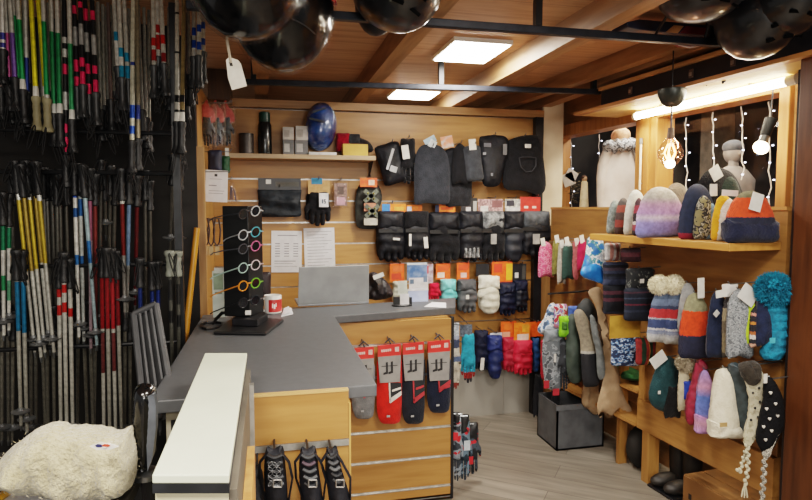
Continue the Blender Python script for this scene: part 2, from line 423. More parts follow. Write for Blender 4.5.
# left: dark wall behind pole racks
struct(MB().box(-2.6, -.43, 3.05, 3.12, 0, 2.40).build('wall_left', P('#16130f', .8, 0, '#0d0b09', 5), smooth=False))
# brown wall piece above side wall
struct(MB().box(-.334, -.20, 3.9, YB-.02, 2.215, 2.398).build('trim_4', wood('brown_board', '#5b4128', '#463020', 'Z'), smooth=False))
# black upright and white jamb at the right end of the back wall
struct(MB().box(1.93, 1.99, YB-.075, YB-.022, 0, 2.211).build('trim_5', BLACK, smooth=False))
struct(MB().box(2.0, 2.16, YB-.05, YB-.02, 1.42, 2.38).build('trim_6', P('#d9c9ae', .6, 0, '#cdbb9f', 6), smooth=False))
struct(MB().box(1.99, 2.22, YB-.02, YB, 0, 1.4195).build('trim_22', wood('corner_board', '#8f6a42', '#6f4f2c', 'Z'), smooth=False))
# ceiling beams (run away from the camera)
bx_ = lambda px, py: az(px, py, 2.29)
for i, (pa, wd) in enumerate([((352, 109), .085), ((452, 109), .085), ((540, 109), .085), ((262, 109), .085)]):
    x = az(pa[0], pa[1], 2.29).x
    struct(MB().box(x-wd/2, x+wd/2, 1.0, 5.6, 2.29, 2.401).build('trim_%d' % (7+i), BEAM, smooth=False))
struct(MB().rbox(-1.6, 2.6, .125, .19, 2.31, 2.401).build('trim_11', BEAM, smooth=False))
# ---- right wall: timber window wall
WW = -.25
ORW = wood('orange_timber', '#b98049', '#9a6534', 'Z', 1., .5); ORY = wood('orange_timber_long', '#b98049', '#9a6534', 'Y', 1., .5)
def uat(px, py, w): return uw(aw(px, py, w))[0]
uL = uat(567, 160, WW); uM0 = uat(640, 160, WW); uM1 = uat(659, 160, WW); uRr = uat(786, 160, WW)
zT = aw(600, 130, WW).z; zB = 1.40
rw = MB().rbox(-2.2, 1.75, WW-.08, WW, 0, zB)                # below the sill
rw.rbox(-2.2, 1.75, WW-.08, WW, zT+.09, 2.40)               # above the lintel
rw.rbox(-2.2, uRr-.03, WW-.08, WW, zB, zT+.09); rw.rbox(uL+.165, 1.75, WW-.08, WW, zB, zT+.09)
struct(rw.build('wall_right', wood('right_boards', '#a87c4f', '#8a6238', 'Y'), smooth=False))
def winframe(u0, u1, n):
    fr = MB(); t = .055
    fr.rbox(u0, u1, WW-.1, WW+.03, zT, zT+.085); fr.rbox(u0, u1, WW-.1, WW+.03, zB-.03, zB)
    fr.rbox(u0-.03, u0+t-.03, WW-.1, WW+.03, zB-.03, zT+.085); fr.rbox(u1-t+.03, u1+.03, WW-.1, WW+.03, zB-.03, zT+.085)
    o = struct(fr.build('window_%d' % n, ORW, smooth=False, bevel=.004))
    g = MB().rbox(u0+t-.03-(.8 if n == 2 else 0), u1-t+.03+(.9 if n == 1 else 0), -.66, -.655, zB, zT+.03); g.build('glass_pane', film((.8, .85, .95), .03, .03, 0), o, smooth=False)
    return o
win1 = winframe(uM1+.02, uL+.13, 1); win2 = winframe(uRr, uM0-.02, 2)
struct(MB().rbox(uM0-.045, uM1+.045, WW-.11, WW+.045, zB-.03, zT+.085).build('trim_12', ORW, smooth=False))
# window bay: sill board, bay head, night outside
struct(MB().rbox(-1.6, 2.1, -.7, WW-.1, zB-.04, zB-.005).build('trim_13', ORY, smooth=False))
night = P('#1c2026', .9, 0, '#0d1014', 2.5)
struct(MB().rbox(-2.6, 7.0, -1.9, -1.85, 0, 3.2).build('wall_outside', P('#6a645f', .9, 0, '#26272d', 1.3), smooth=False))
struct(MB().rbox(-1.8, 2.1, -.7, WW-.1, 2.25, 2.29).build('trim_14', P('#2b2621', .8), smooth=False))
# white stone pier standing outside, seen through the right pane
struct(MB().rbox(uat(712, 160, -1.2), uat(700, 160, -1.2), -1.4, -1.2, .6, 2.4).build('trim_15', P('#7c7468', .8), smooth=False))
# unit shelf soffit and fascia above the windows
zf0 = 2.155
fa = MB().rbox(-1.15, uat(601, 104, .10), .07, .10, zf0, zf0+.085)
struct(fa.build('trim_16', P('#22242b', .5, .1, '#17181d', 9), smooth=False))
fb = MB().rbox(-1.15, uat(575, 120, .10), .06, .112, zf0-.018, zf0); struct(fb.build('trim_17', ORY, smooth=False))
struct(MB().rbox(-1.15, uat(601, 104, .10), .055, .12, zf0+.086, zf0+.105).build('trim_18', wood('pale_strip', '#c9a06a', '#a97b45', 'Y'), smooth=False))
struct(MB().rbox(-1.15, uat(575, 120, .10), WW+.032, .058, zf0-.017, zf0-.006).build('trim_19', P('#d9b878', .6, 0, '#caa564', 8), smooth=False))
# dark brown post at the right edge
pu = uat(788, 250, .06)
struct(MB().rbox(pu-.2, pu-.03, -.02, .075, 0, 2.40).build('trim_20', DARKW, smooth=False, bevel=.005))
struct(MB().rbox(pu-.03, pu-.002, -.24, .05, 0, zf0-.05).build('trim_21', P('#1c1210', .6), smooth=False))

# =================================================================== LIGHT FITTINGS
def ceiling_panel(label, x0, x1, y0, y1, s):
    t = thing('ceiling_light', label, 'light', ((x0+x1)/2, (y0+y1)/2, 2.375))
    MB().box(x0-.012, x1+.012, y0-.012, y1+.012, 2.378, 2.3995).build('frame', WHITE, t, smooth=False)
    MB().box(x0, x1, y0, y1, 2.372, 2.3775).build('diffuser', emit('#fff6ea', s), t, smooth=False)
ceiling_panel('large square white light panel on the ceiling between the two black rails', .935, 1.225, 2.92, 3.30, 22)
ceiling_panel('smaller looking white light panel on the ceiling above the back wall', .915, 1.225, 4.2, 4.5, 22)
# tube light along the window head
tz = aw(637, 116, -.12); tz2 = aw(788, 81, -.12)
t = thing('tube_light', 'long glowing white fluorescent tube above the windows', 'light', (tz+tz2)/2)
MB().tube([tz, tz2], .021, 12).build('tube', emit('#fff0d6', 16), t)
MB().tube([tz+Vector((0, .02, 0)), tz], .024, 12).build('end_cap', WHITE, t)
MB().tube([tz2, tz2-Vector((0, .05, 0))], .024, 12).build('end_cap', WHITE, t)
for k in (.2, .8): MB().tube([tz.lerp(tz2, k), tz.lerp(tz2, k)+Vector((0, 0, .12))], .008).build('bracket', STEEL, t)

# rails under the ceiling
def rail(label, a, b, drops):
    t = thing('ceiling_rail', label, 'rail', (a+b)/2)
    d = (b-a).normalized(); R = d.to_track_quat('X', 'Z').to_matrix()
    MB().obox((a+b)/2, ((b-a).length, .03, .03), R).build('bar', P('#262a33', .4, .4, '#1c2028', 20), t, smooth=False, bevel=.003)
    for k in drops:
        p = a.lerp(b, k)
        MB().box(p.x-.014, p.x+.014, p.y-.014, p.y+.014, p.z+.015, 2.40).build('hanger', BLACKM, t, smooth=False)
RA, RB = az(322, 15, 2.25), az(742, 45, 2.25)
RA = RA + (RA-RB)*.26
rail('black square rail hung under the ceiling, the nearer one with helmets', RA, RB, [.07, .58, .93])
FA, FB = az(246, 82, 2.25), az(600, 92, 2.25)
rail('black square rail hung under the ceiling, the far one without helmets', FA, FB, [.02, .53, .98])

# =================================================================== COUNTER
CT = 1.02; TH = .038
ct = MB(); L = [(-.315, 1.71), (.312, 1.71), (.312, 2.94), (.985, 2.99), (.985, 3.5), (-.315, 3.5)]
L = [(x*.9636, y*.9636) for x, y in [(-.335, 1.80), (.330, 1.815), (.334, 3.035), (1.018, 3.155), (1.13, 3.50), (-.325, 3.22)]]
ct.prism([Vector((x, y, CT)) for x, y in L], (0, 0, 0), (0, 0, -TH))
tag(ct.build('counter_worktop', GREYTOP, smooth=False, bevel=.004), 'dark grey L-shaped shop counter worktop with laptop and mug on it', 'countertop')
# front leg cabinet
t = thing('counter_cabinet', 'honey wood counter base with slatted front facing the camera, black gear hung on it', 'cabinet', (.1, 2.3, 0))
zg = ay(300, 445, 1.714).z; xl, xr = -.053, .2274
MB().box(xl, xr, 1.765, 2.9, 0, CT-TH-.001).build('carcass', HONEYY, t, smooth=False)
fp = MB().box(xl, xr, 1.714, 1.7345, zg+.008, CT-.004); fp.box(xl, xr, 1.714, 1.7345, zg-.28, zg-.012); fp.box(xl, xr, 1.714, 1.7345, .02, zg-.3)
fp.build('front_panel', HONEY, t, smooth=False)
MB().box(xl, xr, 1.71, 1.7345, zg-.012, zg+.007).build('metal_strip', ALU, t, smooth=False)
MB().box(xl, xr, 1.712, 1.7345, CT-.0038, CT+.002).build('top_edge', wood('edge_pale_top', '#d2ab74', '#bd935a', 'X'), t, smooth=False)
MB().box(xr+.0005, xr+.006, 1.712, 1.764, 0, CT-TH-.001).build('edge_trim', wood('edge_pale', '#c79a58', '#b08040', 'Z'), t, smooth=False)
# back leg cabinet with sock slatwall
t = thing('display_cabinet', 'honey wood slatted counter base under the far worktop, packed ski socks hung on it', 'cabinet', (.62, 3.1, 0))
Ys = 2.975
MB().box(.24, .925, Ys+.02, 3.2, 0, CT-TH-.001).build('carcass', HONEYY, t, smooth=False)
gz = [ay(400, y, Ys).z for y in (344, 430, 460, 490)]
gz = [gz[0], (gz[0]+gz[1])/2+.06, gz[1], gz[2], gz[3], gz[3]-.14, gz[3]-.28]
fp = MB(); st = MB(); hi = CT-TH-.002
for g in gz+[.02]:
    fp.box(.24, .937, Ys, Ys+.019, g+.007, hi-.007); st.box(.24, .937, Ys+.004, Ys+.0195, g-.0068, g+.0068); st.box(.24, .937, Ys-.003, Ys+.004, g-.0068, g-.003); hi = g
fp.build('front_panel', HONEY, t, smooth=False); st.build('metal_strip', ALU, t, smooth=False)
MB().box(.9375, .952, Ys-.005, Ys+.03, 0, CT-TH-.002).build('edge_trim', BLACK, t, smooth=False)
# counter's own left side: cream panel
t = thing('drawer_cabinet', 'cream cabinet under the left corner of the counter, mostly behind the white ledge', 'cabinet', (-.22, 2.2, 0))
MB().box(-.289, -.054, 1.802, 3.0, 0, CT-TH-.001).build('carcass', P('#b5ad9a', .6, 0, '#a9a18e', 5), t, smooth=False)
MB().box(-.275, -.25, 1.794, 1.801, .87, .94).box(-.235, -.20, 1.794, 1.801, .89, .94).build('socket_plate', BLACK, t, smooth=False)
# white-topped partition
LZ = 1.13
q = [az(205, 353, LZ), az(247, 353, LZ), az(229, 475, LZ), az(152, 475, LZ)]
t = thing('counter_partition', 'narrow half-height partition with a white top ledge in the foreground', 'partition', (q[0]+q[2])/2*1.0)
t.location.z = 0; WORLD[t.name] = Vector(t.location)
lt = MB().prism(q, (0, 0, 0), (0, 0, -.014)); lt.build('ledge_top', P('#d6dac6', .45, 0, '#ccd0bc', 5), t, smooth=False, bevel=.002)
ctr = sum(q, Vector())/4
q2 = [ctr+(p-ctr)*1.0 for p in q]
MB().prism(q2, (0, 0, -.0145), (0, 0, -.03)).build('black_edging', P('#25272b', .4, 0, '#1c1e21', 20), t, smooth=False)
q3 = [ctr+(p-ctr)*.97 for p in q]
for p in q3: p.y = min(p.y, 1.705)
MB().prism(q3, (0, 0, -.0305), (0, 0, -LZ)).build('body', P('#c9c3a9', .6, 0, '#bdb698', 3), t, smooth=False)
e0, e1 = q3[1], q3[2]
MB().prism([e0+Vector((.001, 0, -.03)), e1+Vector((.001, 0, -.03)), e1+Vector((.001, 0, -1.1)), e0+Vector((.001, 0, -1.1))], (0, 0, 0), (.012, 0, 0)).build('side_board', P('#6b6459', .5, 0, '#575046', 6), t, smooth=False)
m = e0.lerp(e1, .45); m2 = e0.lerp(e1, .85)
MB().prism([m+Vector((.014, 0, -.12)), m2+Vector((.014, 0, -.12)), m2+Vector((.014, 0, -1.1)), m+Vector((.014, 0, -1.1))], (0, 0, 0), (.016, 0, 0)).build('wooden_batten', wood('pink_wood', '#cf9a5f', '#b87d44', 'Z'), t, smooth=False)
m = e0.lerp(e1, .15)
MB().box(m.x+.013, m.x+.024, m.y-.012, m.y+.012, 0, LZ-.04).build('corner_rail', ALU, t, smooth=False)
# =================================================================== SKI POLES
def frac_bands(base, segs):
    """segs = [(from, to, colour)] along the shaft, 0 = bottom"""
    st = [(0, base)]; cur = 0
    for a, b, c in sorted(segs):
        if a <= st[-1][0]+1e-4: st[-1] = (st[-1][0], c)
        else: st.append((a, c))
        st.append((b, base))
    return [s for s in st if s[0] < 1]
SILV = '#c2c0b6'; SILV2 = '#a3a197'; DIMS = '#8f8d84'
GRIPM = P('#16171a', .5, 0, '#0f1012', 40, 80, .2); GRIPG = P('#7d8076', .5, 0, '#6d7067', 30)
GRIPB = P('#8f8768', .6, 0, '#7a7256', 25); GRIPP = P('#2a2d2f', .45, 0, '#1c1e20', 30)
STRAP = P('#121214', .8, 0, '#0d0d0f', 40)
def grip_mb(p, d, L=.13, r=.016):
    """ski pole handle: flared cuff at the shaft, finger waves, bulb at the end"""
    d = d.normalized(); R = d.to_track_quat('Z', 'Y').to_matrix()
    prof = [(.009, -.004), (r*1.05, 0), (r*1.1, .012), (r*.8, .025), (r*.95, .04), (r*.8, .055), (r*.98, .07), (r*.85, .085), (r*1.05, L-.025), (r*1.35, L-.012), (r*1.2, L-.003), (r*.5, L)]
    return MB().lathe(prof, p, 10, R=R)
def strap_mb(p, d, L, side, drop):
    e = p+d.normalized()*(L-.015); s = Vector((side, -.02, 0))
    pts = []
    for i in range(13):
        a = PI*2*i/12; pts.append(e+Vector((side*.5*(1-math.cos(a)), -.022, -drop*.5*(1-math.cos(a))+math.sin(a)*.022)))
    return MB().tube(pts, .006, 5, False, flat=.35)
def pole(label, group, xf, yf, xo, yo, Y, base, segs=(), up=True, grip=GRIPM, basket=True, tip=True, metal=.55, r=.0085, Lg=.13, ferr=None, gripless=False):
    """xf,yf: where shaft meets the handle; xo,yo: the shaft's other end; up=True: handle below"""
    a = ay(xf, yf, Y); b = ay(xo, yo, Y+(.0 if up else 0.03))
    if b.z > 2.385: b = a.lerp(b, (2.385-a.z)/(b.z-a.z))
    root = thing('ski_pole', label, 'ski pole', (b if not up else a), group)
    d = (b-a)
    bot, top = (a, b) if up else (b, a)
    sg = [(s0, s1, c) for s0, s1, c in segs]
    if not up: pass
    m = bands(frac_bands(base, sg), .3, 0, 'Z', False, metal*.8, .3)
    MB().tube([bot, top], [r*.72, r] if not up else [r, r*.85], 8).build('shaft', m, root)
    if not gripless:
        grip_mb(a, -d, Lg).build('grip', grip, root)
        strap_mb(a, -d, Lg, random.choice((-1, 1))*random.uniform(.015, .04), random.uniform(.06, .13)*(1 if not up else .8)).build('strap', STRAP, root)
    if ferr:
        n = d.normalized(); MB().tube([a, a+n*.05], [.0115, .0088], 8).build('ferrule', P(ferr, .5), root)
    if basket and not up:
        n = (-d).normalized(); R = n.to_track_quat('Z', 'Y').to_matrix(); c = b+n*.055
        MB().lathe([(.009, -.012), (.012, 0), (.032, -.002), (.034, .002), (.012, .006), (.009, .016)], c, 14, R=R).build('basket', P('#6f7172', .45, .2, '#4e5052', 30), root)
        MB().tube([b, b-n*.025], [.006, .0025], 6).build('tip', STEEL, root)
    return root
UP_G = 'ski poles hanging in the upper row of the rack'; MI_G = 'ski poles hanging in the middle row of the rack'; LO_G = 'ski poles standing in the lower row of the rack'
def band_px(yf, pairs):   # upper row: pixel y intervals -> fraction from the handle up to y=0
    return [((yf-b)/yf if True else 0, (yf-a)/yf, c) for a, b, c in pairs]
GRN = '#0f8a4c'; YEL = '#e3d414'; PNK = '#e0245e'; TEAL = '#1c8fb4'; BLU = '#1f4fae'; RED = '#b8251f'; PUR = '#6d4f96'; DRED = '#7a1618'; WHT = '#dcdad2'; BLKs = '#17181a'
U = [ # xf, yf, xtop, base, bands, label, grip, ferrule
 (3, 50, 2, WHT, [(33, 40, '#3b3f8f'), (43, 48, '#3b3f8f')], 'white ski pole with dark violet rings, leftmost in the upper row', GRIPM, None),
 (9, 78, 5, SILV, [(33, 78, '#b04f86')], 'pinkish purple ended ski pole near the left edge of the upper row', GRIPM, None),
 (15, 78, 10, SILV, [(33, 78, PUR)], 'ski pole with violet lower shaft, upper row, just left of the green pair', GRIPM, None),
 (19, 90, 13, SILV, [(16, 82, GRN), (82, 90, WHT)], 'bright green ended ski pole, left one of the leftmost green pair', GRIPM, WHT),
 (23, 90, 18, SILV, [(20, 82, GRN), (82, 90, WHT)], 'bright green ended ski pole, right one of the leftmost green pair', GRIPM, WHT),
 (27, 94, 25, SILV, [(58, 92, '#16347f')], 'ski pole with dark blue lower shaft between the green pair and the yellow pair', GRIPM, None),
 (36, 97, 31, YEL, [(88, 97, WHT)], 'yellow ski pole in the upper row, left one of the yellow pair', GRIPB, WHT),
 (46, 97, 38, YEL, [(88, 97, WHT)], 'yellow ski pole in the upper row, right one of the yellow pair', GRIPB, WHT),
 (47, 99, 43, SILV, [(22, 95, GRN)], 'ski pole with green shaft half hidden behind the right yellow pole', GRIPB, None),
 (54, 114, 51, SILV, [(32, 106, '#157a48'), (106, 114, WHT)], 'dark green ended ski pole, left one of the middle green pair', GRIPM, WHT),
 (60, 114, 57, SILV, [(33, 106, '#157a48'), (106, 114, WHT)], 'dark green ended ski pole, right one of the middle green pair', GRIPM, WHT),
 (66, 155, 64, BLKs, [(37, 43, WHT), (49, 57, WHT), (64, 74, PNK), (92, 110, '#c9c9c4'), (124, 133, PNK), (137, 152, PNK)], 'black ski pole with white and pink blocks, hanging lowest', GRIPM, None),
 (72, 120, 69, SILV, [(44, 110, '#2c8a55'), (110, 120, WHT)], 'ski pole with pale topped green shaft, single one right of the black pole', GRIPM, WHT),
 (77, 87, 74, BLKs, [(6, 14, PNK), (27, 46, '#a9a9a6'), (60, 72, PNK), (77, 87, PNK)], 'black ski pole with pink blocks, first of the four pink ones together', GRIPP, None),
 (83, 85, 80, BLKs, [(2, 8, PNK), (24, 45, '#a9a9a6'), (58, 67, PNK), (72, 85, PNK)], 'black ski pole with pink blocks, second of the four pink ones together', GRIPP, None),
 (89, 95, 85, BLKs, [(9, 21, PNK), (33, 52, '#a9a9a6'), (64, 74, PNK), (84, 95, PNK)], 'black ski pole with pink blocks, third of the four pink ones together', GRIPP, None),
 (96, 93, 92, BLKs, [(11, 20, PNK), (35, 55, '#a9a9a6'), (66, 74, PNK), (80, 93, PNK)], 'black ski pole with pink blocks, last of the four pink ones together', GRIPP, None),
 (118, 67, 114, SILV, [(32, 41, TEAL), (41, 66, WHT)], 'silver ski pole with one teal ring above a white end, upper row', GRIPP, None),
 (122, 78, 119, SILV, [(48, 57, TEAL), (57, 66, WHT), (66, 78, TEAL)], 'silver ski pole with two teal blocks, left one', GRIPP, None),
 (128, 80, 124, SILV, [(53, 62, TEAL), (66, 79, TEAL)], 'silver ski pole with two teal blocks, right one', GRIPP, None),
 (132, 141, 133, '#cdc9b4', [(105, 118, BLU), (126, 134, BLU), (62, 65, '#2b3d86')], 'long cream white ski pole with broad blue bands near its low handle', GRIPM, None),
 (138, 139, 137, '#8a7f68', [(105, 119, '#2b3d86')], 'brownish ski pole with a dark blue band right of the long cream pole', GRIPM, None),
 (154, 66, 153, SILV, [(38, 46, RED), (50, 61, '#a12b2b')], 'silver ski pole with red checks, left one of the red checked trio', GRIPP, None),
 (158, 57, 157, WHT, [(25, 33, RED), (35, 50, RED)], 'white ski pole with red checks, middle one of the red checked trio', GRIPP, None),
 (164, 64, 161, SILV, [(35, 44, RED), (53, 62, '#8f2326')], 'silver ski pole with red checks, right one of the red checked trio', GRIPP, None),
 (177, 122, 177, '#cfccc0', [(95, 102, BLKs), (110, 118, BLKs), (12, 14, BLKs), (51, 53, BLKs)], 'white ski pole with dark marks and low handle, right of the red checked trio', GRIPM, WHT),
 (182, 122, 184, '#8d7a50', [(95, 102, BLKs), (110, 118, BLKs)], 'bronze coloured ski pole beside the white marked pole', GRIPM, WHT),
 (194, 57, 194, SILV, [(27, 35, BLU), (40, 48, BLU), (48, 57, WHT)], 'blue checked silver ski pole, left one of the trio by the dark post', GRIPP, None),
 (199, 56, 199, SILV, [(25, 32, BLU), (42, 50, BLU)], 'blue checked silver ski pole, middle one of the trio by the dark post', GRIPP, None),
 (203, 52, 203, SILV, [(21, 28, '#2b52a8'), (38, 45, '#2b52a8')], 'blue checked silver ski pole, right one of the trio by the dark post', GRIPP, None),
]
for i, (xf, yf, xt, base, bd, lab, gp, fr) in enumerate(U):
    pole(lab, UP_G, xf, yf, xt, 0, 2.60+.03*(i % 2), base, band_px(yf, bd), True, gp, ferr=fr, r=.0095)
fill = [(1, 88), (12, 92), (25, 70), (29, 84), (42, 100), (49, 92), (63, 110), (70, 105), (98, 104), (101, 110), (104, 106), (108, 108), (111, 100), (115, 92), (130, 95), (142, 110), (146, 118), (149, 122), (169, 80), (172, 95), (187, 90), (190, 75)]
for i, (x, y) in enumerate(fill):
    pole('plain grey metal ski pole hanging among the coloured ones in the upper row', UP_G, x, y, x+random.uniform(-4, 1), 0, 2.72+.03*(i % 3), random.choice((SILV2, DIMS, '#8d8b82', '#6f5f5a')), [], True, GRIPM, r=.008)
# middle row: handle on top
def low_px(yf, yt, pairs): return [((yt-b)/(yt-yf), (yt-a)/(yt-yf), c) for a, b, c in pairs]
Mrow = [
 (3, 225, 4, 335, WHT, [(225, 250, '#0f6b48'), (275, 290, '#2d8a58')], 'green banded white ski pole, leftmost in the middle row'),
 (9, 226, 9, 330, WHT, [(228, 248, '#0f6b48'), (280, 300, '#5b9a78')], 'green banded white ski pole, second from the left in the middle row'),
 (18, 193, 35, 352, SILV, [(200, 270, '#b5991c'), (193, 200, WHT)], 'slanting mustard yellow topped ski pole, first of five from the left'),
 (24, 197, 41, 357, SILV, [(197, 270, '#8d7424')], 'slanting mustard yellow topped ski pole, second of five from the left'),
 (29, 193, 45, 352, SILV, [(200, 268, '#b5991c'), (193, 200, WHT)], 'slanting mustard yellow topped ski pole, third of five from the left'),
 (35, 195, 50, 347, SILV, [(195, 262, '#8d7424')], 'slanting mustard yellow topped ski pole, fourth of five from the left'),
 (39, 194, 54, 352, SILV, [(201, 262, '#a58b1e'), (194, 201, WHT)], 'slanting mustard yellow topped ski pole, last of five from the left'),
 (75, 195, 79, 337, WHT, [(195, 198, BLU), (208, 217, '#1f4f86'), (254, 264, '#2b6aa8')], 'white ski pole with blue rings in the middle row, left one of three'),
 (80, 195, 84, 341, '#c3c8c4', [(199, 216, '#1f5a96'), (255, 265, '#2b6aa8')], 'white ski pole with blue rings in the middle row, middle one of three'),
 (85, 197, 97, 345, '#9fb7bd', [(240, 262, '#2b6aa8')], 'pale ski pole with a blue ring in the middle row, slanting right one of three'),
 (90, 200, 91, 348, '#a08a92', [(200, 240, '#8a4f66')], 'dull pink and grey ski pole right of the blue ringed ones'),
 (95, 205, 96, 345, '#6f2a26', [], 'thin dark red ski pole beside the dull pink one in the middle row'),
 (122, 200, 125, 312, '#6d1a17', [(200, 204, WHT), (255, 312, '#8d8b86')], 'dark red ski pole with grey lower half, left of the blue grey one'),
 (129, 204, 127, 312, '#6d87a6', [(265, 312, '#8d8b86')], 'blue grey ski pole in the middle row between two dark red ones'),
 (137, 206, 135, 305, '#5a1518', [], 'dark red ski pole in the middle row, right of the blue grey one'),
]
for i, (xf, yf, xt, yt, base, bd, lab) in enumerate(Mrow):
    pole(lab, MI_G, xf, yf, xt, yt, 2.62+.03*(i % 3), base, low_px(yf, yt, bd), False, GRIPM)
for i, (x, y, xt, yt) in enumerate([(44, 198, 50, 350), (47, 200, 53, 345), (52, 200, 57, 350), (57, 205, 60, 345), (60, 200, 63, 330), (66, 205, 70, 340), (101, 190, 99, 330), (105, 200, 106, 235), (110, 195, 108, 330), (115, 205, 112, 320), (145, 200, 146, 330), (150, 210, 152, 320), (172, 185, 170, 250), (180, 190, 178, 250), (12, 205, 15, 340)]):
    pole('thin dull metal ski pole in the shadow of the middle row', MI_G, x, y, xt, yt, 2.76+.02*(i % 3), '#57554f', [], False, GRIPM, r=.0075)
Lrow = [
 (17, 280, 21, 425, SILV2, [(282, 330, '#15688f')], 'teal topped ski pole in the lower row, left one of the teal pair'),
 (23, 280, 27, 432, SILV2, [(282, 332, '#15688f')], 'teal topped ski pole in the lower row, right one of the teal pair'),
 (59, 288, 61, 440, SILV, [(288, 297, RED), (305, 315, RED)], 'ski pole with two red rings in the lower row, left one of three'),
 (64, 282, 67, 440, SILV, [(285, 293, RED), (302, 312, RED)], 'ski pole with two red rings in the lower row, middle one of three'),
 (70, 288, 73, 440, SILV, [(308, 316, RED)], 'ski pole with one red ring in the lower row, right one of three'),
 (102, 277, 104, 445, SILV, [(277, 328, '#8d1a1f'), (332, 372, '#6f3a3a')], 'crimson topped ski pole in the lower row, first of four'),
 (107, 277, 110, 445, SILV2, [(277, 328, '#8d1a1f')], 'crimson topped ski pole in the lower row, second of four'),
 (112, 277, 116, 445, SILV, [(277, 328, '#a3252a'), (332, 370, '#6f3a3a')], 'crimson topped ski pole in the lower row, third of four'),
 (117, 279, 122, 445, SILV2, [(279, 325, '#7d1a1f')], 'crimson topped ski pole in the lower row, last of four'),
 (140, 287, 142, 430, SILV2, [(287, 310, '#1c2f6b')], 'ski pole with navy upper shaft above the chair, left one'),
 (152, 290, 154, 430, '#70747a', [(287, 320, '#1c2f6b')], 'ski pole with navy upper shaft above the chair, middle one'),
 (158, 289, 160, 430, '#70747a', [(287, 320, '#22357a')], 'ski pole with navy upper shaft above the chair, right one'),
 (170, 276, 174, 430, '#55554f', [(280, 300, '#2c2c2c'), (310, 322, '#1c1c1c')], 'dark ski pole with grey handle, left one of two by the orange stick'),
 (178, 276, 180, 430, '#55554f', [(284, 304, '#2c2c2c'), (314, 326, '#1c1c1c')], 'dark ski pole with grey handle, right one of two by the orange stick'),
]
for i, (xf, yf, xt, yt, base, bd, lab) in enumerate(Lrow):
    pole(lab, LO_G, xf, yf, xt, yt, 2.58+.03*(i % 3), base, low_px(yf, yt, bd), False, GRIPG if 'grey handle' in lab else GRIPM, Lg=.12 if i < 12 else .105)
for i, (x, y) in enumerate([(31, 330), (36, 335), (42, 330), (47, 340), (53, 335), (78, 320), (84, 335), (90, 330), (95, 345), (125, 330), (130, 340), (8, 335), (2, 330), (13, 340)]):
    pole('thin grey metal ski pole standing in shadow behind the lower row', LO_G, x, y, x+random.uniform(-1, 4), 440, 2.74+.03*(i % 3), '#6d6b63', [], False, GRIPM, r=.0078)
# rack carrying them
t = thing('pole_rack', 'black metal rack with horizontal bars carrying rows of ski poles', 'rack', (-.8, 2.68, 0))
for y in (128, 171, 268, 352):
    a = ay(-40, y, 2.69); b = ay(186, y, 2.69)
    MB().tube([Vector((-1.7, 2.69, a.z)), Vector((-.345, 2.69, a.z))], .009, 8).build('bar', BLACKM, t)
for x in (-1.69, -.36): MB().box(x-.015, x+.015, 2.675, 2.705, 0, 2.39).build('upright', BLACKM, t, smooth=False)
# hanging dark gloves/straps cluster is made of pole handles; spare baskets on the left
def basket_cluster(): pass
# orange wooden stick leaning by the post
a = ay(197, 228, 2.95); b = ay(184, 352, 2.86)
d = (b-a).normalized(); b2 = a + d*((a.z-.01)/-d.z)
tag(MB().tube([a, b2], [.014, .014], 10).build('wooden_stick', wood('orange_stick', '#c98a22', '#b87416', 'Z', 1, .4)), 'orange yellow wooden stick leaning between the ski poles and the dark post', 'stick')

# =================================================================== FOREGROUND LEFT
DZ = ay(60, 494, 1.34).z-.004
t = thing('desk', 'low dark desk at the lower left edge carrying the cream fleece', 'desk', (-.62, 1.35, 0))
c0 = az(20, 462, DZ)
MB().box(-1.5, -.285, .7, 1.62, DZ-.03, DZ).build('desk_top', P('#2a2724', .5, 0, '#1f1d1b', 8), t, smooth=False, bevel=.003)
for x, y in ((-1.45, .75), (-.32, .75), (-1.45, 1.57), (-.32, 1.57)): MB().box(x-.025, x+.025, y-.025, y+.025, 0, DZ-.031).build('leg', BLACKM, t, smooth=False)
# paper and pencil under the fleece
pp = [az(0, 500, DZ+.002), az(70, 500, DZ+.002), az(60, 478, DZ+.002), az(8, 478, DZ+.002)]
tag(MB().prism(pp, (0, 0, -.0015), (0, 0, 0)).build('paper_sheet', PAPER, smooth=False), 'white paper sheet lying on the desk under the fleece', 'paper')
a, b = az(-6, 502, DZ+.012), az(18, 484, DZ+.012)
t = thing('pencil', 'thick yellow wooden pencil at the lower left corner beside the fleece', 'pencil', a)
MB().tube([a, b], .0085, 6).build('barrel', P('#d39a2d', .45, 0, '#c08a22', 20), t); MB().tube([b, b+(b-a).normalized()*.02], [.0085, .001], 6).build('tip', P('#d9b88a', .6), t)
# cream fleece
FY = 1.34
pts = [(-6, 470), (6, 452), (24, 438), (40, 428), (60, 424), (68, 427), (90, 428), (106, 430), (118, 432), (130, 429), (133, 442), (137, 462), (135, 480), (124, 490), (100, 494), (78, 495), (50, 492), (24, 487), (4, 480), (-8, 478)]
fl = soft_mb(smooth_loop(pix(pts, FY), 3), FY, .19, 46, .35, 11, creases=[(1.2, 1.6, .06)])
def fluff(mb, s, a):
    for i, v in enumerate(mb.v):
        n = noise.noise(v*s); v += Vector((n*.3, -abs(n), noise.noise(v*s*1.3+Vector((5, 0, 0))))) * a
fluff(fl, 55, .004)
t = thing('fleece_garment', 'folded cream white fleece garment with a small red and blue stitched motif on the desk', 'garment', base_of((0, 425, 137, 495), FY))
fm, nt, bb = newmat('cream_fleece'); v = tcoord(nt)
nt.links.new(ramp(nt, noise_n(nt, v, 28, 5), [(.3, '#a39878'), (.65, '#c0b596')]), bb.inputs['Base Color']); bb.inputs['Roughness'].default_value = .95; bb.inputs['Sheen Weight'].default_value = .5
bump(nt, bb, noise_n(nt, v, 130, 6), .9, .012)
fl.build('folded_body', fm, t)
rnd = random.Random(4); fz = MB()
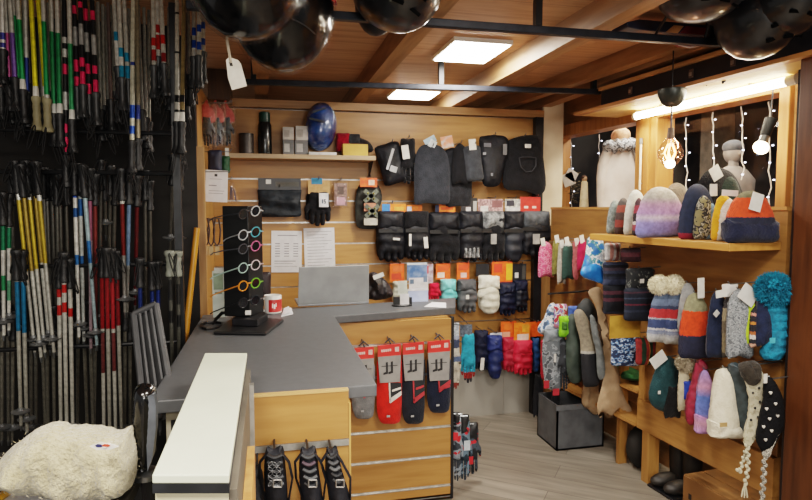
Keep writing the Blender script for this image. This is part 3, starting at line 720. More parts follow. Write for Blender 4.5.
for i, v in enumerate(fl.v):
    if v.y > FY: continue
    for _ in range(1):
        q = v+Vector((rnd.uniform(-.006, .006), rnd.uniform(-.002, 0), rnd.uniform(-.006, .006))); e = q+Vector((rnd.uniform(-.008, .008), -rnd.uniform(.0005, .003), rnd.uniform(-.005, .006)))
        fz.add([q+Vector((.0009, 0, .0005)), q-Vector((.0009, 0, .0005)), e], [(0, 1, 2)])
o = fz.build('fuzz', fm, t, smooth=False); o['kind'] = 'stuff'
my = FY-.122
mo = MB()
def leaf(cx, cy, w, h, mi, dy=0):
    pts = [ay(cx-w/2, cy, my+dy), ay(cx-w*.2, cy-h/2, my+dy), ay(cx+w*.2, cy-h*.4, my+dy), ay(cx+w/2, cy+.3, my+dy), ay(cx+w*.2, cy+h/2, my+dy), ay(cx-w*.25, cy+h/2, my+dy)]
    mo.prism(pts, (0, 0, 0), (0, .004, 0), mi)
leaf(104, 446.5, 29, 6.5, 0); leaf(99, 445.8, 8.5, 3.2, 1, -.001); leaf(106, 445.6, 8.5, 2.6, 2, -.002); leaf(104, 447.6, 5, 1.4, 0, -.003)
mo.build('stitched_motif', [P('#e4e1da', .8), P('#26285c', .8), P('#c8452c', .8)], t, smooth=False)
# office chair behind the counter
t = thing('office_chair', 'dark office chair with slatted grey back and a glossy black padded armrest', 'chair', (-.47, 1.95, 0))
a = [ay(134, 314, 2.12), ay(156, 304, 2.12), ay(171, 392, 1.98), ay(143, 402, 1.98)]
CB = P('#3c3d40', .55, 0, '#323336', 20)
fr = MB()
for i in range(4): fr.tube([a[i], a[(i+1) % 4]], .011, 8)
for k in (.25, .5, .75): fr.tube([a[0].lerp(a[1], k), a[3].lerp(a[2], k)], .006, 6)
fr.build('back_frame', CB, t)
MB().prism([p+Vector((0, .012, 0)) for p in a], (0, 0, 0), (0, .006, 0)).build('back_mesh', P('#232427', .8, 0, '#1b1c1f', 60), t, smooth=False)
st = MB().ell((-.566, 1.9, .47), (.21, .22, .045), 20, 8); st.build('seat', BLKC, t)
MB().tube([(-.56, 1.92, .43), (-.56, 1.92, .1)], .025, 10).build('column', STEEL, t)
MB().tube([a[3].lerp(a[2], .5), Vector((-.56, 2.05, .55)), Vector((-.56, 1.95, .45))], .018, 8).build('back_support', BLACK, t)
for k in range(5):
    an = k*2*PI/5+.3; MB().tube([(-.56, 1.92, .1), (-.56+.25*math.cos(an), 1.92+.25*math.sin(an), .055)], [.02, .014], 8).build('foot', BLACK, t)
    MB().ell((-.56+.25*math.cos(an), 1.92+.25*math.sin(an), .026), (.026, .018, .026), 10, 6).build('caster', BLACK, t)
AY = 1.40
a0, a1, a2 = ay(144, 466, AY), ay(147, 440, AY+.01), ay(145, 396, AY+.03)
pad = MB(); pts = [(133, 396), (137, 386), (146, 383), (155, 387), (157, 398), (157, 425), (154, 450), (149, 469), (138, 470), (135, 450), (132, 425)]
soft_mb(smooth_loop(pix(pts, AY), 3), AY, .07, 22, .05, 3, mb=pad).build('armrest_pad', P('#0b0c0f', .18, 0, '#070809', 10, coat=.6), t)
pts = [(150, 392), (156, 391), (158, 400), (158, 425), (155, 452), (150, 466), (149, 440)]
MB().prism([p+Vector((0, -.03, 0)) for p in [ay(x, y, AY) for x, y in pts]], (0, 0, 0), (0, .03, 0)).build('armrest_trim', P('#6f747c', .3, .5, '#5d6269', 20), t)
b0 = ay(146, 472, AY); MB().lathe([(.03, -.012), (.032, 0), (.02, .008)], b0, 16).build('armrest_base', STEEL, t)
MB().tube([b0-Vector((0, 0, .01)), Vector((b0.x+.01, b0.y+.06, .70)), Vector((-.33, 1.68, .55)), Vector((-.5, 1.86, .46))], .014, 8).build('arm_support', BLACK, t)
# =================================================================== GOODS: shared builders
def hook(Y, px, py, owner=None):
    """metal peg from the slat wall carrying a hung article"""
    p = ay(px, py, Y); m = MB().tube([Vector((p.x, YB-.02, p.z+.012)), Vector((p.x, Y-.03, p.z+.006)), Vector((p.x, Y-.045, p.z+.022))], .0035, 6)
    return m.build('display_hook', STEEL, wall_back)
def hung_root(name, label, cat, box, Y, group=None, hk=True):
    t = thing(name, label, cat, base_of(box, Y), group)
    if hk: hook(Y, (box[0]+box[2])/2, box[1])
    return t
TAGW = P('#d0cec9', .6, 0, '#c5c3be', 30)
def gloves(name, label, box, Y, mat, cuff=None, kind='glove', cardc=None, cardbox=None, tags=(), th=.06, group=None, hk=True, cat='gloves', cf=.3, band=None, back=True, marks=None, root=None):
    x0, y0, x1, y1 = box; w = x1-x0
    t = root or hung_root(name, label, cat, (x0, cardbox[1] if cardbox else y0, x1, y1), Y, group, hk)
    one = 'glove' if kind.startswith('glove') else 'mitten'
    yc = y0+(y1-y0)*cf
    other = {'glovebulk': 'glovebulk2', 'glovebulk2': 'glovebulk', 'glove': 'glove2', 'glove2': 'glove', 'mitten': 'mitten2', 'mitten2': 'mitten'}[kind]
    if back: soft(other, (x0-w*.06, y0+2, x1-w*.06, y1-2), Y+th*.5+.004, th*.8, mat, one, t, 24)
    soft(kind, (x0, y0, x1, y1), Y, th, mat, one, t, 28, creases=[(1.5, 5, .1)])
    if cuff: soft('pack', (x0+w*.02, y0-1, x1-w*.06, yc), Y-.006, th*1.02, cuff, 'cuff', t, 14)
    if band: card((x0+w*.06, yc-1, x1-w*.1, yc+2.5), Y-th*.5, band, 'wrist_strap', t, .006)
    if cardbox: card(cardbox, Y-.004, cardc, 'header_card', t, .004, marks=marks)
    for tb in tags: card(tb, Y-th*.62, TAGW, 'price_tag', t, .0015, rot=random.uniform(-.1, .1))
    return t
def hat(name, label, box, Y, mat, cuff=None, cuffh=.26, pom=None, tags=(), group=None, th=.07, cat='hat', kind='beanie', rot=0, res=22, sk=0, root=None, wr=.15):
    x0, y0, x1, y1 = box; w = x1-x0
    t = root or thing(name, label, cat, base_of(box, Y), group)
    soft(kind, box, Y, th, mat, 'crown', t, res, wr, rot, sk=sk)
    if cuff: soft('pack', (x0-w*.02, y1-(y1-y0)*cuffh, x1+w*.02, y1+1.5), Y-.002, th*1.12, cuff, 'cuff', t, 16, .1, rot)
    if pom:
        px, py, pr, pm = pom; c = ay(px, py, Y-.01); r = pr*c.length/600
        furball(c, r, pm, 'pompom', t, seed=int(px))
    for tb in tags: card(tb[:4], Y-th*.6-.004, TAGW, 'price_tag', t, .0015, rot=tb[4] if len(tb) > 4 else .1)
    return t
def fold(name, label, cat, box, Y, th, mat, part='body', kind='pack', tags=(), group=None, rot=0, hk=False, cards=(), res=20, wr=.3, creases=None, extra=()):
    t = hung_root(name, label, cat, box, Y, group, hk)
    soft(kind, box, Y, th, mat, part, t, res, wr, rot, creases=creases)
    for tb in tags: card(tb[:4], Y-th*.6, TAGW, 'price_tag', t, .0015, rot=tb[4] if len(tb) > 4 else .05)
    for cb, cm, mk in cards: card(cb, Y-th*.3, cm, 'header_card', t, .004, marks=mk)
    for kd, bx, m, nm, dy in extra: soft(kd, bx, Y+dy, th*.9, m, nm, t, 18, .2)
    return t
ORG = P('#e8641f', .5, 0, '#dd4a16', 40); ORY_ = P('#f0882c', .5, 0, '#e86a1c', 40); REDC = P('#d8342a', .5, 0, '#c92b22', 30)
BLUC = P('#2f7fd0', .5); PNKC = P('#c9a3a3', .5, 0, '#7d5f62', 60); WHC = P('#d5d4d0', .5, 0, '#8c8b8a', 50); KRAFT = P('#c09a6c', .8, 0, '#b08a5c', 40)
BLKCARD = P('#24252a', .4, 0, '#1b1c20', 30); GREYC = P('#a4a6a8', .5, 0, '#96989a', 30)

# =================================================================== BACK WALL: shelf and what stands on it
S0, S1 = ay(226, 157, 3.93), ay(376, 157, 3.93)
SZ = 1.893
t = thing('wall_shelf', 'pale wooden shelf on the back wall carrying bottle, small boxes and blue helmet', 'shelf', (.28, 4.05, SZ-.03))
MB().box(-.235, S1.x, 3.93, YB-.021, SZ-.03, SZ).build('board', wood('pale_shelf', '#b39a7c', '#9a8163', 'X', 1.), t, smooth=False, bevel=.003)
for x in (.70,): MB().prism([Vector((x, YB-.021, SZ-.031)), Vector((x, 4.0, SZ-.031)), Vector((x, YB-.021, SZ-.13))], (0, 0, 0), (.008, 0, 0)).build('bracket', BLACKM, t, smooth=False)
def stand(px0, px1, pyt, Y):   # x range and height of something standing on the shelf
    a = ay(px0, 150, Y).x; b = ay(px1, 150, Y).x; zt = ay((px0+px1)/2, pyt, Y).z; return a, b, zt
a, b, zt = stand(239, 254, 134, 4.02); r = (b-a)/2
t = thing('storage_tin', 'dark grey cylindrical tin at the left end of the wall shelf', 'tin', ((a+b)/2, 4.02, SZ))
MB().lathe([(r, SZ), (r, zt-.01)], ((a+b)/2, 4.02, 0), 20).build('body', P('#4a4441', .4, .3, '#3a3532', 20), t)
MB().lathe([(r*1.02, zt-.0095), (r*1.02, zt), (r*.9, zt+.003)], ((a+b)/2, 4.02, 0), 20).build('lid', P('#2b2826', .4, .3), t)
a, b, zt = stand(258, 272, 112, 4.02); r = (b-a)/2; cx = (a+b)/2
t = thing('thermos_bottle', 'tall dark green and black bottle on the wall shelf beside the grey tin', 'bottle', (cx, 4.02, SZ))
h = zt-SZ
MB().lathe([(r*.95, SZ), (r, SZ+.006), (r, SZ+h*.68), (r*.8, SZ+h*.76)], (cx, 4.02, 0), 20).build('body', P('#11181a', .25, .1, '#0c1113', 10, coat=.5), t)
MB().lathe([(r*.82, SZ+h*.7601), (r*.8, SZ+h*.97), (r*.6, zt)], (cx, 4.02, 0), 20).build('cap', P('#0d3a30', .35, 0, '#0a2a24', 20), t)
for i, (x0, x1, y0, y1, lab, c, lc) in enumerate([
  (283, 294, 140, 152, 'small grey box on the wall shelf, lower left of the stack of four', '#6f6f70', '#bdbdbb'),
  (295, 308, 140, 152, 'small grey box on the wall shelf, lower right of the stack of four', '#747475', '#bdbdbb'),
  (283, 294, 127, 140, 'small white box on the wall shelf, upper left of the stack of four', '#b9b4ae', '#a09a94'),
  (296, 308, 126, 140, 'small white box on the wall shelf, upper right of the stack of four', '#c3beb8', '#a9a39c')]):
    a, b, zt = stand(x0, x1, y0, 3.98); zb = SZ if y1 == 152 else ZLOW
    if y1 == 152: ZLOW = zt+.0005
    t = thing('small_box', lab, 'box', ((a+b)/2, 4.01, zb))
    MB().box(a, b, 3.98, 3.98+(b-a), zb, zt).build('carton', P(c, .6), t, smooth=False, bevel=.001)
    w_ = b-a; hh = zt-zb
    MB().box(a+w_*.12, a+w_*.6, 3.9785, 3.9798, zb+hh*.2, zb+hh*.75).build('sticker', P(lc, .6), t, smooth=False)
# blue helmet in a clear bag on a white base
a, b, zt = stand(305, 337, 103, 4.0); cx = (a+b)/2; r = (b-a)/2
t = thing('ski_helmet', 'shiny dark blue ski helmet wrapped in clear film on the wall shelf', 'helmet', (cx, 4.0, SZ))
MB().box(a+.02, b-.01, 3.94, 4.08, SZ, SZ+.018).build('stand_base', P('#d9d8d6', .5), t, smooth=False)
R = Matrix.Rotation(.12, 3, 'Y')
MB().ell((cx, 4.03, (SZ+.02+zt)/2+.01), (r*1.02, .09, (zt-SZ-.02)/2), 28, 18, R).build('helmet_shell', P('#24549c', .2, .1, '#123066', 12, coat=.6), t)
MB().obox((cx-.015, 3.945, zt-.055), (.09, .015, .012), Matrix.Rotation(-.35, 3, 'Y')).obox((cx-.03, 3.94, zt-.12), (.1, .012, .014), Matrix.Rotation(.2, 3, 'Y')).build('vent', P('#0a0f1d', .4), t, smooth=False)
MB().ell((cx, 4.03, (SZ+.02+zt)/2+.01), (r*1.04, .105, (zt-SZ-.02)/2), 28, 18, R, jit=.02).build('clear_wrap', film((.75, .85, 1), .28, .1, .9, 30), t)
# red cap, yellow box, black hat
a, b, zt = stand(337, 349, 134, 4.06)
fold('winter_cap', 'crumpled red cap on the wall shelf between blue helmet and yellow box', 'cap', (336, 133, 350, 152), 4.07, .08, cloth('#a3142c', '#7d0f22'), 'crown', 'pack')
a, b, zt = stand(343, 368, 144, 3.97)
t = thing('yellow_box', 'yellow cardboard box near the right end of the wall shelf', 'box', ((a+b)/2, 4.0, SZ))
MB().box(a, b, 3.97, 4.05, SZ, zt).build('carton', P('#d9b257', .6, 0, '#caa048', 8), t, smooth=False, bevel=.001)
MB().box(a+.01, b-.01, 3.985, 4.04, zt+.0003, zt+.002).build('lid_flap', P('#c9a24a', .6), t, smooth=False)
t = thing('dark_hat', 'dark grey hat lying on top of and behind the yellow box on the shelf', 'hat', ay(358, 152, 4.1))
soft([(346, 144), (346, 137), (352, 135), (358, 137), (366, 140), (371, 144), (372, 152), (346, 152)], 4.1, .09, cloth('#2b2b2e', '#1d1d20'), 'crown', t)
soft('pack', (347, 134, 360, 144), 4.06, .04, cloth('#3a3d42', '#2b2d32'), 'brim', t, 14)

# ---- below the shelf, left part of the slat wall
YH = 4.07
fold('quilted_scarf', 'wide black quilted tube scarf in a flat pack, hung below the wall shelf', 'scarf', (258, 188, 301, 217), YH, .05, shell('#1f262e', '#151a20'), 'quilted_body', 'pack', hk=True, creases=[(1.45, 3, .35)],
     cards=[((258, 178, 301, 190), BLKCARD, [(.18, .12, .3, .5, '#cfcfcc'), (.4, .3, .95, .7, '#4b4a45')])])
t = gloves('knit_gloves', 'black gloves with kraft header card and white numbered price tag, hung below the wall shelf', (305, 192, 332, 226), YH, BLKC, None, 'glove2', KRAFT, (308, 180, 330, 194), th=.045, marks=[(.15, -.15, .65, .3, '#2c7fa8')])
card((319, 193, 328.5, 207), YH-.04, P('#e7e9ee', .5), 'price_tag', t, .0015, marks=[(.3, .45, .42, .75, '#31465f'), (.5, .45, .72, .52, '#31465f'), (.5, .57, .72, .63, '#31465f'), (.5, .69, .72, .75, '#31465f'), (.5, .45, .58, .6, '#31465f'), (.64, .6, .72, .75, '#31465f')])
t = hung_root('clear_packet', 'small clear packet with pink contents, hung between black gloves and cleats', 'packet', (333, 181, 348, 207), YH)
card((334, 183, 347, 206), YH+.004, P('#a58a80', .6, 0, '#6f4f4f', 70), 'insert_card', t, .004, marks=[(.25, .15, .75, .5, '#5b4740'), (.2, .62, .85, .95, '#d4a3b4')])
soft('pack', (332.5, 180, 349, 208), YH, .04, film((1, .95, .95), .22, .12, .9, 60), 'clear_bag', t, 14)
t = hung_root('ice_cleats', 'orange and grey strap-on ice cleats on a black header pack below the wall shelf', 'cleats', (356, 178, 383, 228), YH)
soft([(357, 190), (361, 184), (372, 182), (380, 188), (382, 200), (378, 212), (380, 227), (366, 229), (357, 226), (355, 208)], YH+.03, .05, P('#3a3b38', .8, 0, '#232422', 20), 'backing_sole', t, 16)
card((360, 178, 377, 187), YH-.02, ORG, 'header_card', t, .004, marks=[(.5, .2, .85, .8, '#e9c9b5')])
GRYR = P('#6a6f62', .6, 0, '#4a4f45', 30)
cl = MB()
for i in range(2):
    cyy = 196+i*15; c = ay(371+i*1, cyy, YH-.035)
    cl.obox(c, (.12, .012, .028), Matrix.Rotation(.7, 3, 'Y')); cl.obox(c, (.12, .012, .028), Matrix.Rotation(-.7, 3, 'Y'))
cl.build('rubber_straps', GRYR, t, smooth=False)
for i in range(2):
    cyy = 196+i*15; c = ay(371+i*1, cyy, YH-.043)
    for dx in (-.02, .02):
        for dz in (-.018, .018): MB().lathe([(.007, 0), (.005, .006), (.001, .012)], c+Vector((dx, 0, dz)), 8, R=Matrix.Rotation(PI/2, 3, 'X')).build('steel_stud', P('#b9b36a', .3, .7, '#99934f', 30), t)
card((364, 203, 376, 211), YH-.03, P('#c98266', .6), 'orange_patch', t, .004); card((364, 218, 379, 225), YH-.03, P('#c9c3b5', .5), 'label_band', t, .004)
# papers on the wall
def paper(label, box, rot, table):
    t = thing('paper_notice', label, 'paper', base_of(box, YB-.018))
    mk = []
    if table:
        mk.append((.2, .1, .85, .12, '#8f9099'))
        for i in range(6):
            for j in range(3): mk.append((.12+j*.3, .3+i*.06, .12+j*.3+.16, .315+i*.06, '#62646e'))
        mk += [(.1, .72, .8, .735, '#777983'), (.1, .78, .7, .79, '#8f9099'), (.1, .85, .85, .86, '#a9aab2')]
    else:
        mk += [(.1, .08+i*.07, .9-.12*(i % 3), .092+i*.07, '#9fa0aa') for i in range(12)]
    card(box, YB-.0195, PAPER, 'sheet', t, .001, rot, mk)
paper('white printed price table taped to the slat wall, left one of two sheets', (271, 231, 302, 272), -.02, True)
paper('white printed text sheet taped to the slat wall, right one of two', (304, 228, 335, 271), .02, False)

# ---- top clothing row
YC = 4.02
t = fold('padded_pouch', 'black padded pouch with white marks, tilted, leftmost in the top row of dark garments', 'pouch', (379, 143, 404, 184), YC, .09, BLK, 'body', 'pack', rot=-.28, hk=True)
for bx in ((389, 148, 391.5, 170), (390, 166, 397, 172)): card(bx, YC-.05, P('#a9abb0', .5), 'printed_mark', t, .004, rot=-.3)
fold('black_gloves_pack', 'black folded gloves with a large white tag, second in the top row', 'gloves', (398, 139, 418, 184), YC-.02, .08, BLKC, 'body', 'glove', hk=True, tags=[(402, 145, 409, 159, .15)])
t = fold('neck_warmer', 'large flat charcoal neck warmer, broadest grey piece of the top row', 'neck warmer', (414, 147, 450, 204), YC-.06, .045, CHAR, 'body', [(421, 146), (430, 144), (440, 146), (447, 154), (450, 170), (450, 188), (449, 203), (438, 204), (426, 203), (415, 204), (414, 188), (414, 168), (416, 154)], hk=True, wr=.3)
card((424, 137, 436, 144), YC-.06, P('#9fb7c4', .5), 'hang_tag', t, .003, rot=.5); card((429, 140, 436, 148), YC-.07, P('#cfd6da', .5), 'hang_tag', t, .003, rot=-.5)
t = fold('neck_warmer', 'darker neck warmer half hidden behind the broad charcoal one, orange tag', 'neck warmer', (440, 150, 472, 206), YC, .05, cloth('#25272c', '#1b1c20'), 'body', [(446, 150), (458, 148), (467, 153), (471, 165), (472, 190), (470, 205), (458, 206), (446, 206), (442, 190), (441, 165)], hk=True, wr=.4)
card((441, 136, 453, 148), YC-.04, P('#d98a6a', .5, 0, '#b9b7b4', 30), 'hang_tag', t, .003, rot=.2)
fold('balaclava', 'black balaclava hanging between charcoal neck warmer and grey cap', 'balaclava', (452, 144, 468, 184), YC-.05, .06, BLKC, 'body', 'hang', hk=True)
fold('grey_headband', 'dark grey folded hat with a white tag hanging in the top row', 'hat', (465, 146, 482, 181), YC-.08, .06, cloth('#3b3e44', '#2f3237'), 'body', 'pack', rot=-.12, hk=True, tags=[(469, 139, 476, 150, .1)])
t = fold('fleece_mask', 'black neck warmer with pale printed marks, second from the right in the top row', 'neck warmer', (478, 136, 509, 187), YC-.04, .08, BLK, 'body', [(479, 140), (484, 136), (496, 135), (506, 137), (509, 145), (506, 160), (502, 176), (499, 185), (490, 187), (483, 184), (481, 168)], hk=True)
for bx, c in (((484, 143, 491, 147), '#5b5e68'), ((483, 152, 486, 155), '#7d8087'), ((491, 173, 493, 176), '#6b6e76'), ((503, 144, 507, 155), '#5c5f66')): card(bx, YC-.085, P(c, .5), 'printed_mark', t, .002)
t = fold('padded_shorts', 'black padded shorts, rightmost and widest in the top row', 'shorts', (502, 137, 545, 196), YC-.02, .09, BLKC, 'body', [(506, 144), (514, 138), (530, 135), (541, 138), (543, 155), (546, 185), (540, 195), (528, 192), (518, 190), (504, 188), (503, 165)], hk=True, wr=.2)
card((525, 144, 531, 148), YC-.09, P('#c9cac8', .5), 'brand_label', t, .002)
ring = MB().tube([ay(x, y, YC-.085) for x, y in ((519, 158), (523, 157), (530, 157), (536, 158), (536, 166), (532, 171), (526, 172), (521, 167), (519, 158))], .004, 6, False); ring.build('crotch_seam', P('#2d2f35', .7), t)

# ---- second row: dark gloves with header cards
YG = 4.04
D = [
 ('gloves', 'black padded gloves under a blue and orange card, leftmost in the dark glove row', (377, 212, 406, 262), BLK, BLK, 'glovebulk2', (382, 204, 406, 213), ORY_, [(0, .0, .33, 1, '#3f86d6'), (.5, .3, .9, .7, '#f6b04a')], [(393, 238, 400, 240)]),
 ('gloves', 'black padded gloves with a white side tag, second in the dark glove row', (404, 212, 430, 261), BLK, BLKC, 'glovebulk', (407, 205, 422, 213), ORY_, [(0, .2, .3, .8, '#b9c3d8')], [(409, 234, 411.5, 246), (424, 237, 428, 248)]),
 ('gloves', 'black matt gloves under a wide orange card, third in the dark glove row', (428, 213, 461, 263), BLKC, BLK, 'glovebulk2', (435, 205, 455, 212), ORY_, [(0, 0, .2, 1, '#2c3c5c'), (.3, .3, .9, .7, '#ef5a20')], []),
 ('gloves', 'black gloves with pale grey fingertips under a black and white card', (459, 212, 484, 262), BLK, BLK, 'glovebulk', (461, 198, 477, 213), BLKCARD, [(.3, .6, .6, .95, '#d6d4d6'), (.75, .2, .97, .9, '#b9b8b4')], []),
 ('gloves', 'black gloves with white and grey panels under a pinkish card', (481, 212, 506, 262), BLKC, P('#8f9294', .7, 0, '#3a3c40', 30), 'glovebulk2', (478, 199, 503, 213), PNKC, [(.1, .5, .4, .95, '#d9d6d4'), (.55, .1, .95, .6, '#8a5a5c')], []),
 ('gloves', 'plain navy black mittens under a black and white card', (503, 212, 525, 262), P('#1b212c', .6, 0, '#12161f', 20), BLK, 'mitten', (505, 199, 520, 213), WHC, [(.1, .1, .6, .5, '#2b2b38'), (.3, .6, .9, .9, '#e3e2e6')], []),
 ('gloves', 'black gloves with grey wrist panels under a bright red card, rightmost', (521, 212, 551, 257), BLK, P('#4d535a', .6, 0, '#24272c', 18), 'glovebulk', (520, 197, 540, 212), REDC, [(.2, .6, .4, .75, '#f0d0c8'), (.6, .6, .8, .75, '#f0d0c8')], []),
]
for i, (n, lab, box, m, cm, kd, cb, cc, mk, tg) in enumerate(D):
    t = gloves('ski_gloves' if 'mitten' not in lab else 'ski_mittens', lab, box, YG-.015*(i % 2), m, cm, kd, cc, cb, tg, .085, 'dark gloves in the second row of the back wall', cf=.36, band=P('#0e0f12', .5), marks=mk)
    if 'fingertips' in lab:
        for k in range(4): soft('pack', (464+k*4, 247, 467.5+k*4, 258), YG-.04, .04, P('#9a9c9e', .7, 0, '#5c5e60', 40), 'fingertip', t, 10)
    if 'panels' in lab and 'grey' in lab:
        card((box[0]+(box[2]-box[0])*.4, box[1]+22, box[0]+(box[2]-box[0])*.62, box[1]+32), YG-.07, P('#9b9a98', .6), 'pale_panel', t, .003)
# ---- third row: colourful mittens
YM = 4.04
t = gloves('kids_gloves', 'pale grey gloves under two orange cards behind the brochures on the counter end', (391, 281, 409, 306), YM, P('#b9bdb0', .7), None, 'mitten', ORG, (390, 264, 404, 281), (), .06, marks=[(.2, .1, .9, .45, '#f06a3a'), (.1, .55, .8, .9, '#d8432a')])
gloves('kids_gloves', 'bright red gloves beside the brochure stand in the third row', (428, 283, 441, 304), YM, cloth('#d81f3c', '#b3162f'), None, 'glove', P('#b8aeb8', .5, 0, '#8f6f78', 30), (424, 264, 433, 283), (), .06, marks=[(.1, .1, .5, .5, '#c94a4a')])
M3 = [
 ('aqua blue padded mittens in the third row of the back wall', (440, 280, 457, 312), P('#6fc4c4', .6, 0, '#58b0b4', 20), P('#7fd0cf', .6, 0, '#66bcbe', 20), 'mitten', (436, 264, 450, 279), ORG, [(.1, .1, .9, .45, '#f0552a'), (.1, .55, .6, .9, '#e8cfc0')]),
 ('grey padded gloves with a small white mark in the third row', (457, 280, 477, 313), P('#55585c', .7, 0, '#45484c', 18), P('#4a4d52', .7, 0, '#3c3f44', 18), 'glovebulk', (457, 263, 469, 279), ORG, [(.1, .1, .9, .45, '#e84a26'), (.3, .6, .8, .9, '#d9b6b4')]),
 ('fluffy white padded mittens in the third row', (478, 276, 501, 314), P('#d9d6c8', .85, 0, '#c3bfae', 25, 60, .4), P('#e0ddd0', .85, 0, '#cdc9ba', 25, 60, .4), 'mitten2', (476, 264, 489, 276), BLKCARD, []),
 ('navy blue padded gloves under an orange and yellow card in the third row', (499, 283, 516, 316), NAVY, NAVY, 'glovebulk2', (492, 262, 512, 282), ORG, [(.7, .1, 1, .9, '#e9b52c'), (.1, .1, .5, .5, '#e23b26')]),
 ('navy black gloves under a black card, rightmost in the third row', (513, 281, 528, 312), P('#171c2b', .55, 0, '#10131f', 20), NAVY, 'glovebulk', (512, 264, 526, 281), BLKCARD, [(.2, .5, .45, .8, '#d6d6d6'), (.7, .1, .95, .9, '#4a4a48')]),
]
for i, (lab, box, m, cm, kd, cb, cc, mk) in enumerate(M3):
    t = gloves('ski_mittens' if 'mitten' in kd else 'ski_gloves', lab, box, YM-.012*(i % 2), m, cm, kd, cc, cb, (), .085, 'padded gloves in the third row of the back wall', cf=.36, marks=mk)
    if 'small white mark' in lab: card((466, 295, 469, 299), YM-.065, TAGW, 'printed_mark', t, .003)
# ---- fourth row
t = gloves('kids_gloves', 'thin striped cream and blue gloves hanging at the counter end, lowest row', (450, 335, 461, 389), 3.72, bands([(0, '#8f3a34'), (.12, '#d9d3c4'), (.5, '#5b6f96'), (.6, '#c9c6bd'), (.75, '#3f4a66'), (.9, '#8f99b0')], .85, 1), None, 'glove', P('#8f9aa8', .5, 0, '#c3c9d0', 60), (449, 323, 459, 336), (), .03, hk=False)
t = gloves('kids_gloves', 'turquoise knitted gloves with dark red cuffs in the lowest row', (461, 334, 476, 383), 3.78, bands([(0, '#2d2f38'), (.1, '#a8302c'), (.22, '#2ba3c4'), (1, '#2ba3c4')], .85, 1), None, 'glove2', P('#5f6a78', .5, 0, '#39404c', 60), (460, 325, 472, 336), (), .035, hk=False)
tr_ = thing('hook_rail', 'thin metal display arm at the counter end carrying two pairs of thin gloves', 'rail', ay(462, 326, 3.9))
p0 = ay(453, 324, 3.66); p1 = ay(470, 326, 3.84)
MB().tube([p0, p1, Vector((p1.x+.02, YB-.021, p1.z+.02))], .004, 6).build('arm', STEEL, tr_)
gloves('ski_gloves', 'dark navy gloves with a white tag, behind left in the lowest row', (474, 331, 489, 371), YM, NAVY, NAVY, 'glovebulk', None, None, [(480.5, 358, 484, 370)], .07, cf=.4)
gloves('ski_gloves', 'rich navy blue padded gloves in the lowest row, left of the red ones', (487, 336, 503, 379), YM-.03, P('#1b2a5c', .6, 0, '#14204a', 18), P('#20306a', .6, 0, '#17245a', 18), 'mitten', P('#b9bfc8', .5), (490, 333, 502, 338), (), .09, cf=.36)
gloves('ski_gloves', 'crimson padded gloves under orange cards, left of two red pairs in the lowest row', (502, 338, 518, 372), YM, P('#b3203a', .6, 0, '#981a30', 18), P('#b3203a', .6, 0, '#981a30', 18), 'glovebulk', ORG, (501, 322, 516, 338), (), .08, cf=.4, marks=[(.2, .1, .8, .5, '#f0702a'), (.1, .6, .6, .9, '#e9a38a')])
gloves('ski_gloves', 'bright red padded gloves with white finger edges, right of two red pairs, lowest row', (513, 341, 533, 375), YM-.035, P('#d42440', .6, 0, '#bd1c36', 18), P('#dc2a46', .6, 0, '#c4203a', 18), 'glovebulk2', ORY_, (514, 323, 530, 341), (), .09, cf=.4, marks=[(.5, .1, .9, .5, '#f5a63a'), (.2, .6, .9, .95, '#f3d9cc')])
gloves('ski_gloves', 'blue gloves partly hidden beside the black upright in the lowest row', (531, 338, 540, 372), 4.05, P('#1f4f86', .6, 0, '#173c68', 18), None, 'mitten', ORG, (530, 322, 543, 336), (), .06, back=False)
# ---- upper left side wall
def side_item(): pass
YS = 3.55
for i, (x0, lab) in enumerate([(199, 'front clear bag of gloves with red top card on the left side wall'), (208, 'second clear bag of gloves with red top card on the left side wall'), (218, 'rear clear bag of gloves with red top card on the left side wall')]):
    Yi = YS+.13*i
    box = (x0, 118, x0+17, 146)
    t = thing('bagged_gloves', lab, 'gloves', base_of(box, Yi), 'bagged gloves on the left side wall')
    soft('glove', (x0+1, 116, x0+16, 146), Yi, .05, P('#33373a', .6, 0, '#24272a', 20), 'glove', t, 20)
    soft([(x0+1, 122), (x0+2, 108), (x0+5, 103), (x0+8, 100), (x0+10, 106), (x0+15, 112), (x0+16, 122)], Yi-.014, .012, P('#c8574a', .5, 0, '#b5463c', 40), 'top_card', t, 12)
    soft('bag', (x0, 103, x0+18, 149), Yi-.006, .08, film((1, 1, 1), .2, .1, 1.0, 50), 'clear_bag', t, 14)
    p = ay(x0+7, 101, Yi)
t = thing('green_gloves', 'dark navy and green gloves hanging behind the white paper sign on the side wall', 'gloves', ay(219, 172, 3.62))
soft('pack', (208, 150, 222, 172), 3.60, .05, P('#20243a', .6), 'navy_glove', t, 14); soft('pack', (220, 156, 230, 173), 3.66, .05, P('#14502f', .6, 0, '#0e3a22', 20), 'green_glove', t, 14)
card((225, 148, 229, 156), 3.63, TAGW, 'price_tag', t, .002)
t = thing('paper_sign', 'white paper sign with a dark clip hanging on the left side wall', 'sign', base_of((205, 170, 228, 202), 3.5))
card((205, 170, 228, 202), 3.5, PAPER, 'sheet', t, .002, -.04, [(.2, .27, .75, .29, '#b5b6bd'), (.15, .47, .5, .5, '#8f8f98'), (.15, .64, .85, .66, '#a9aab2'), (.15, .72, .8, .74, '#a9aab2'), (.4, .12, .53, .2, '#34353a')])
t = thing('clear_packet', 'small clear packet of cords hanging right of the white paper sign', 'packet', base_of((227, 180, 238, 203), 3.6))
soft([(228, 203), (227, 192), (231, 179), (234, 184), (238, 203)], 3.6, .03, film((1, .95, 1), .22, .1, 1, 60), 'clear_bag', t, 12)
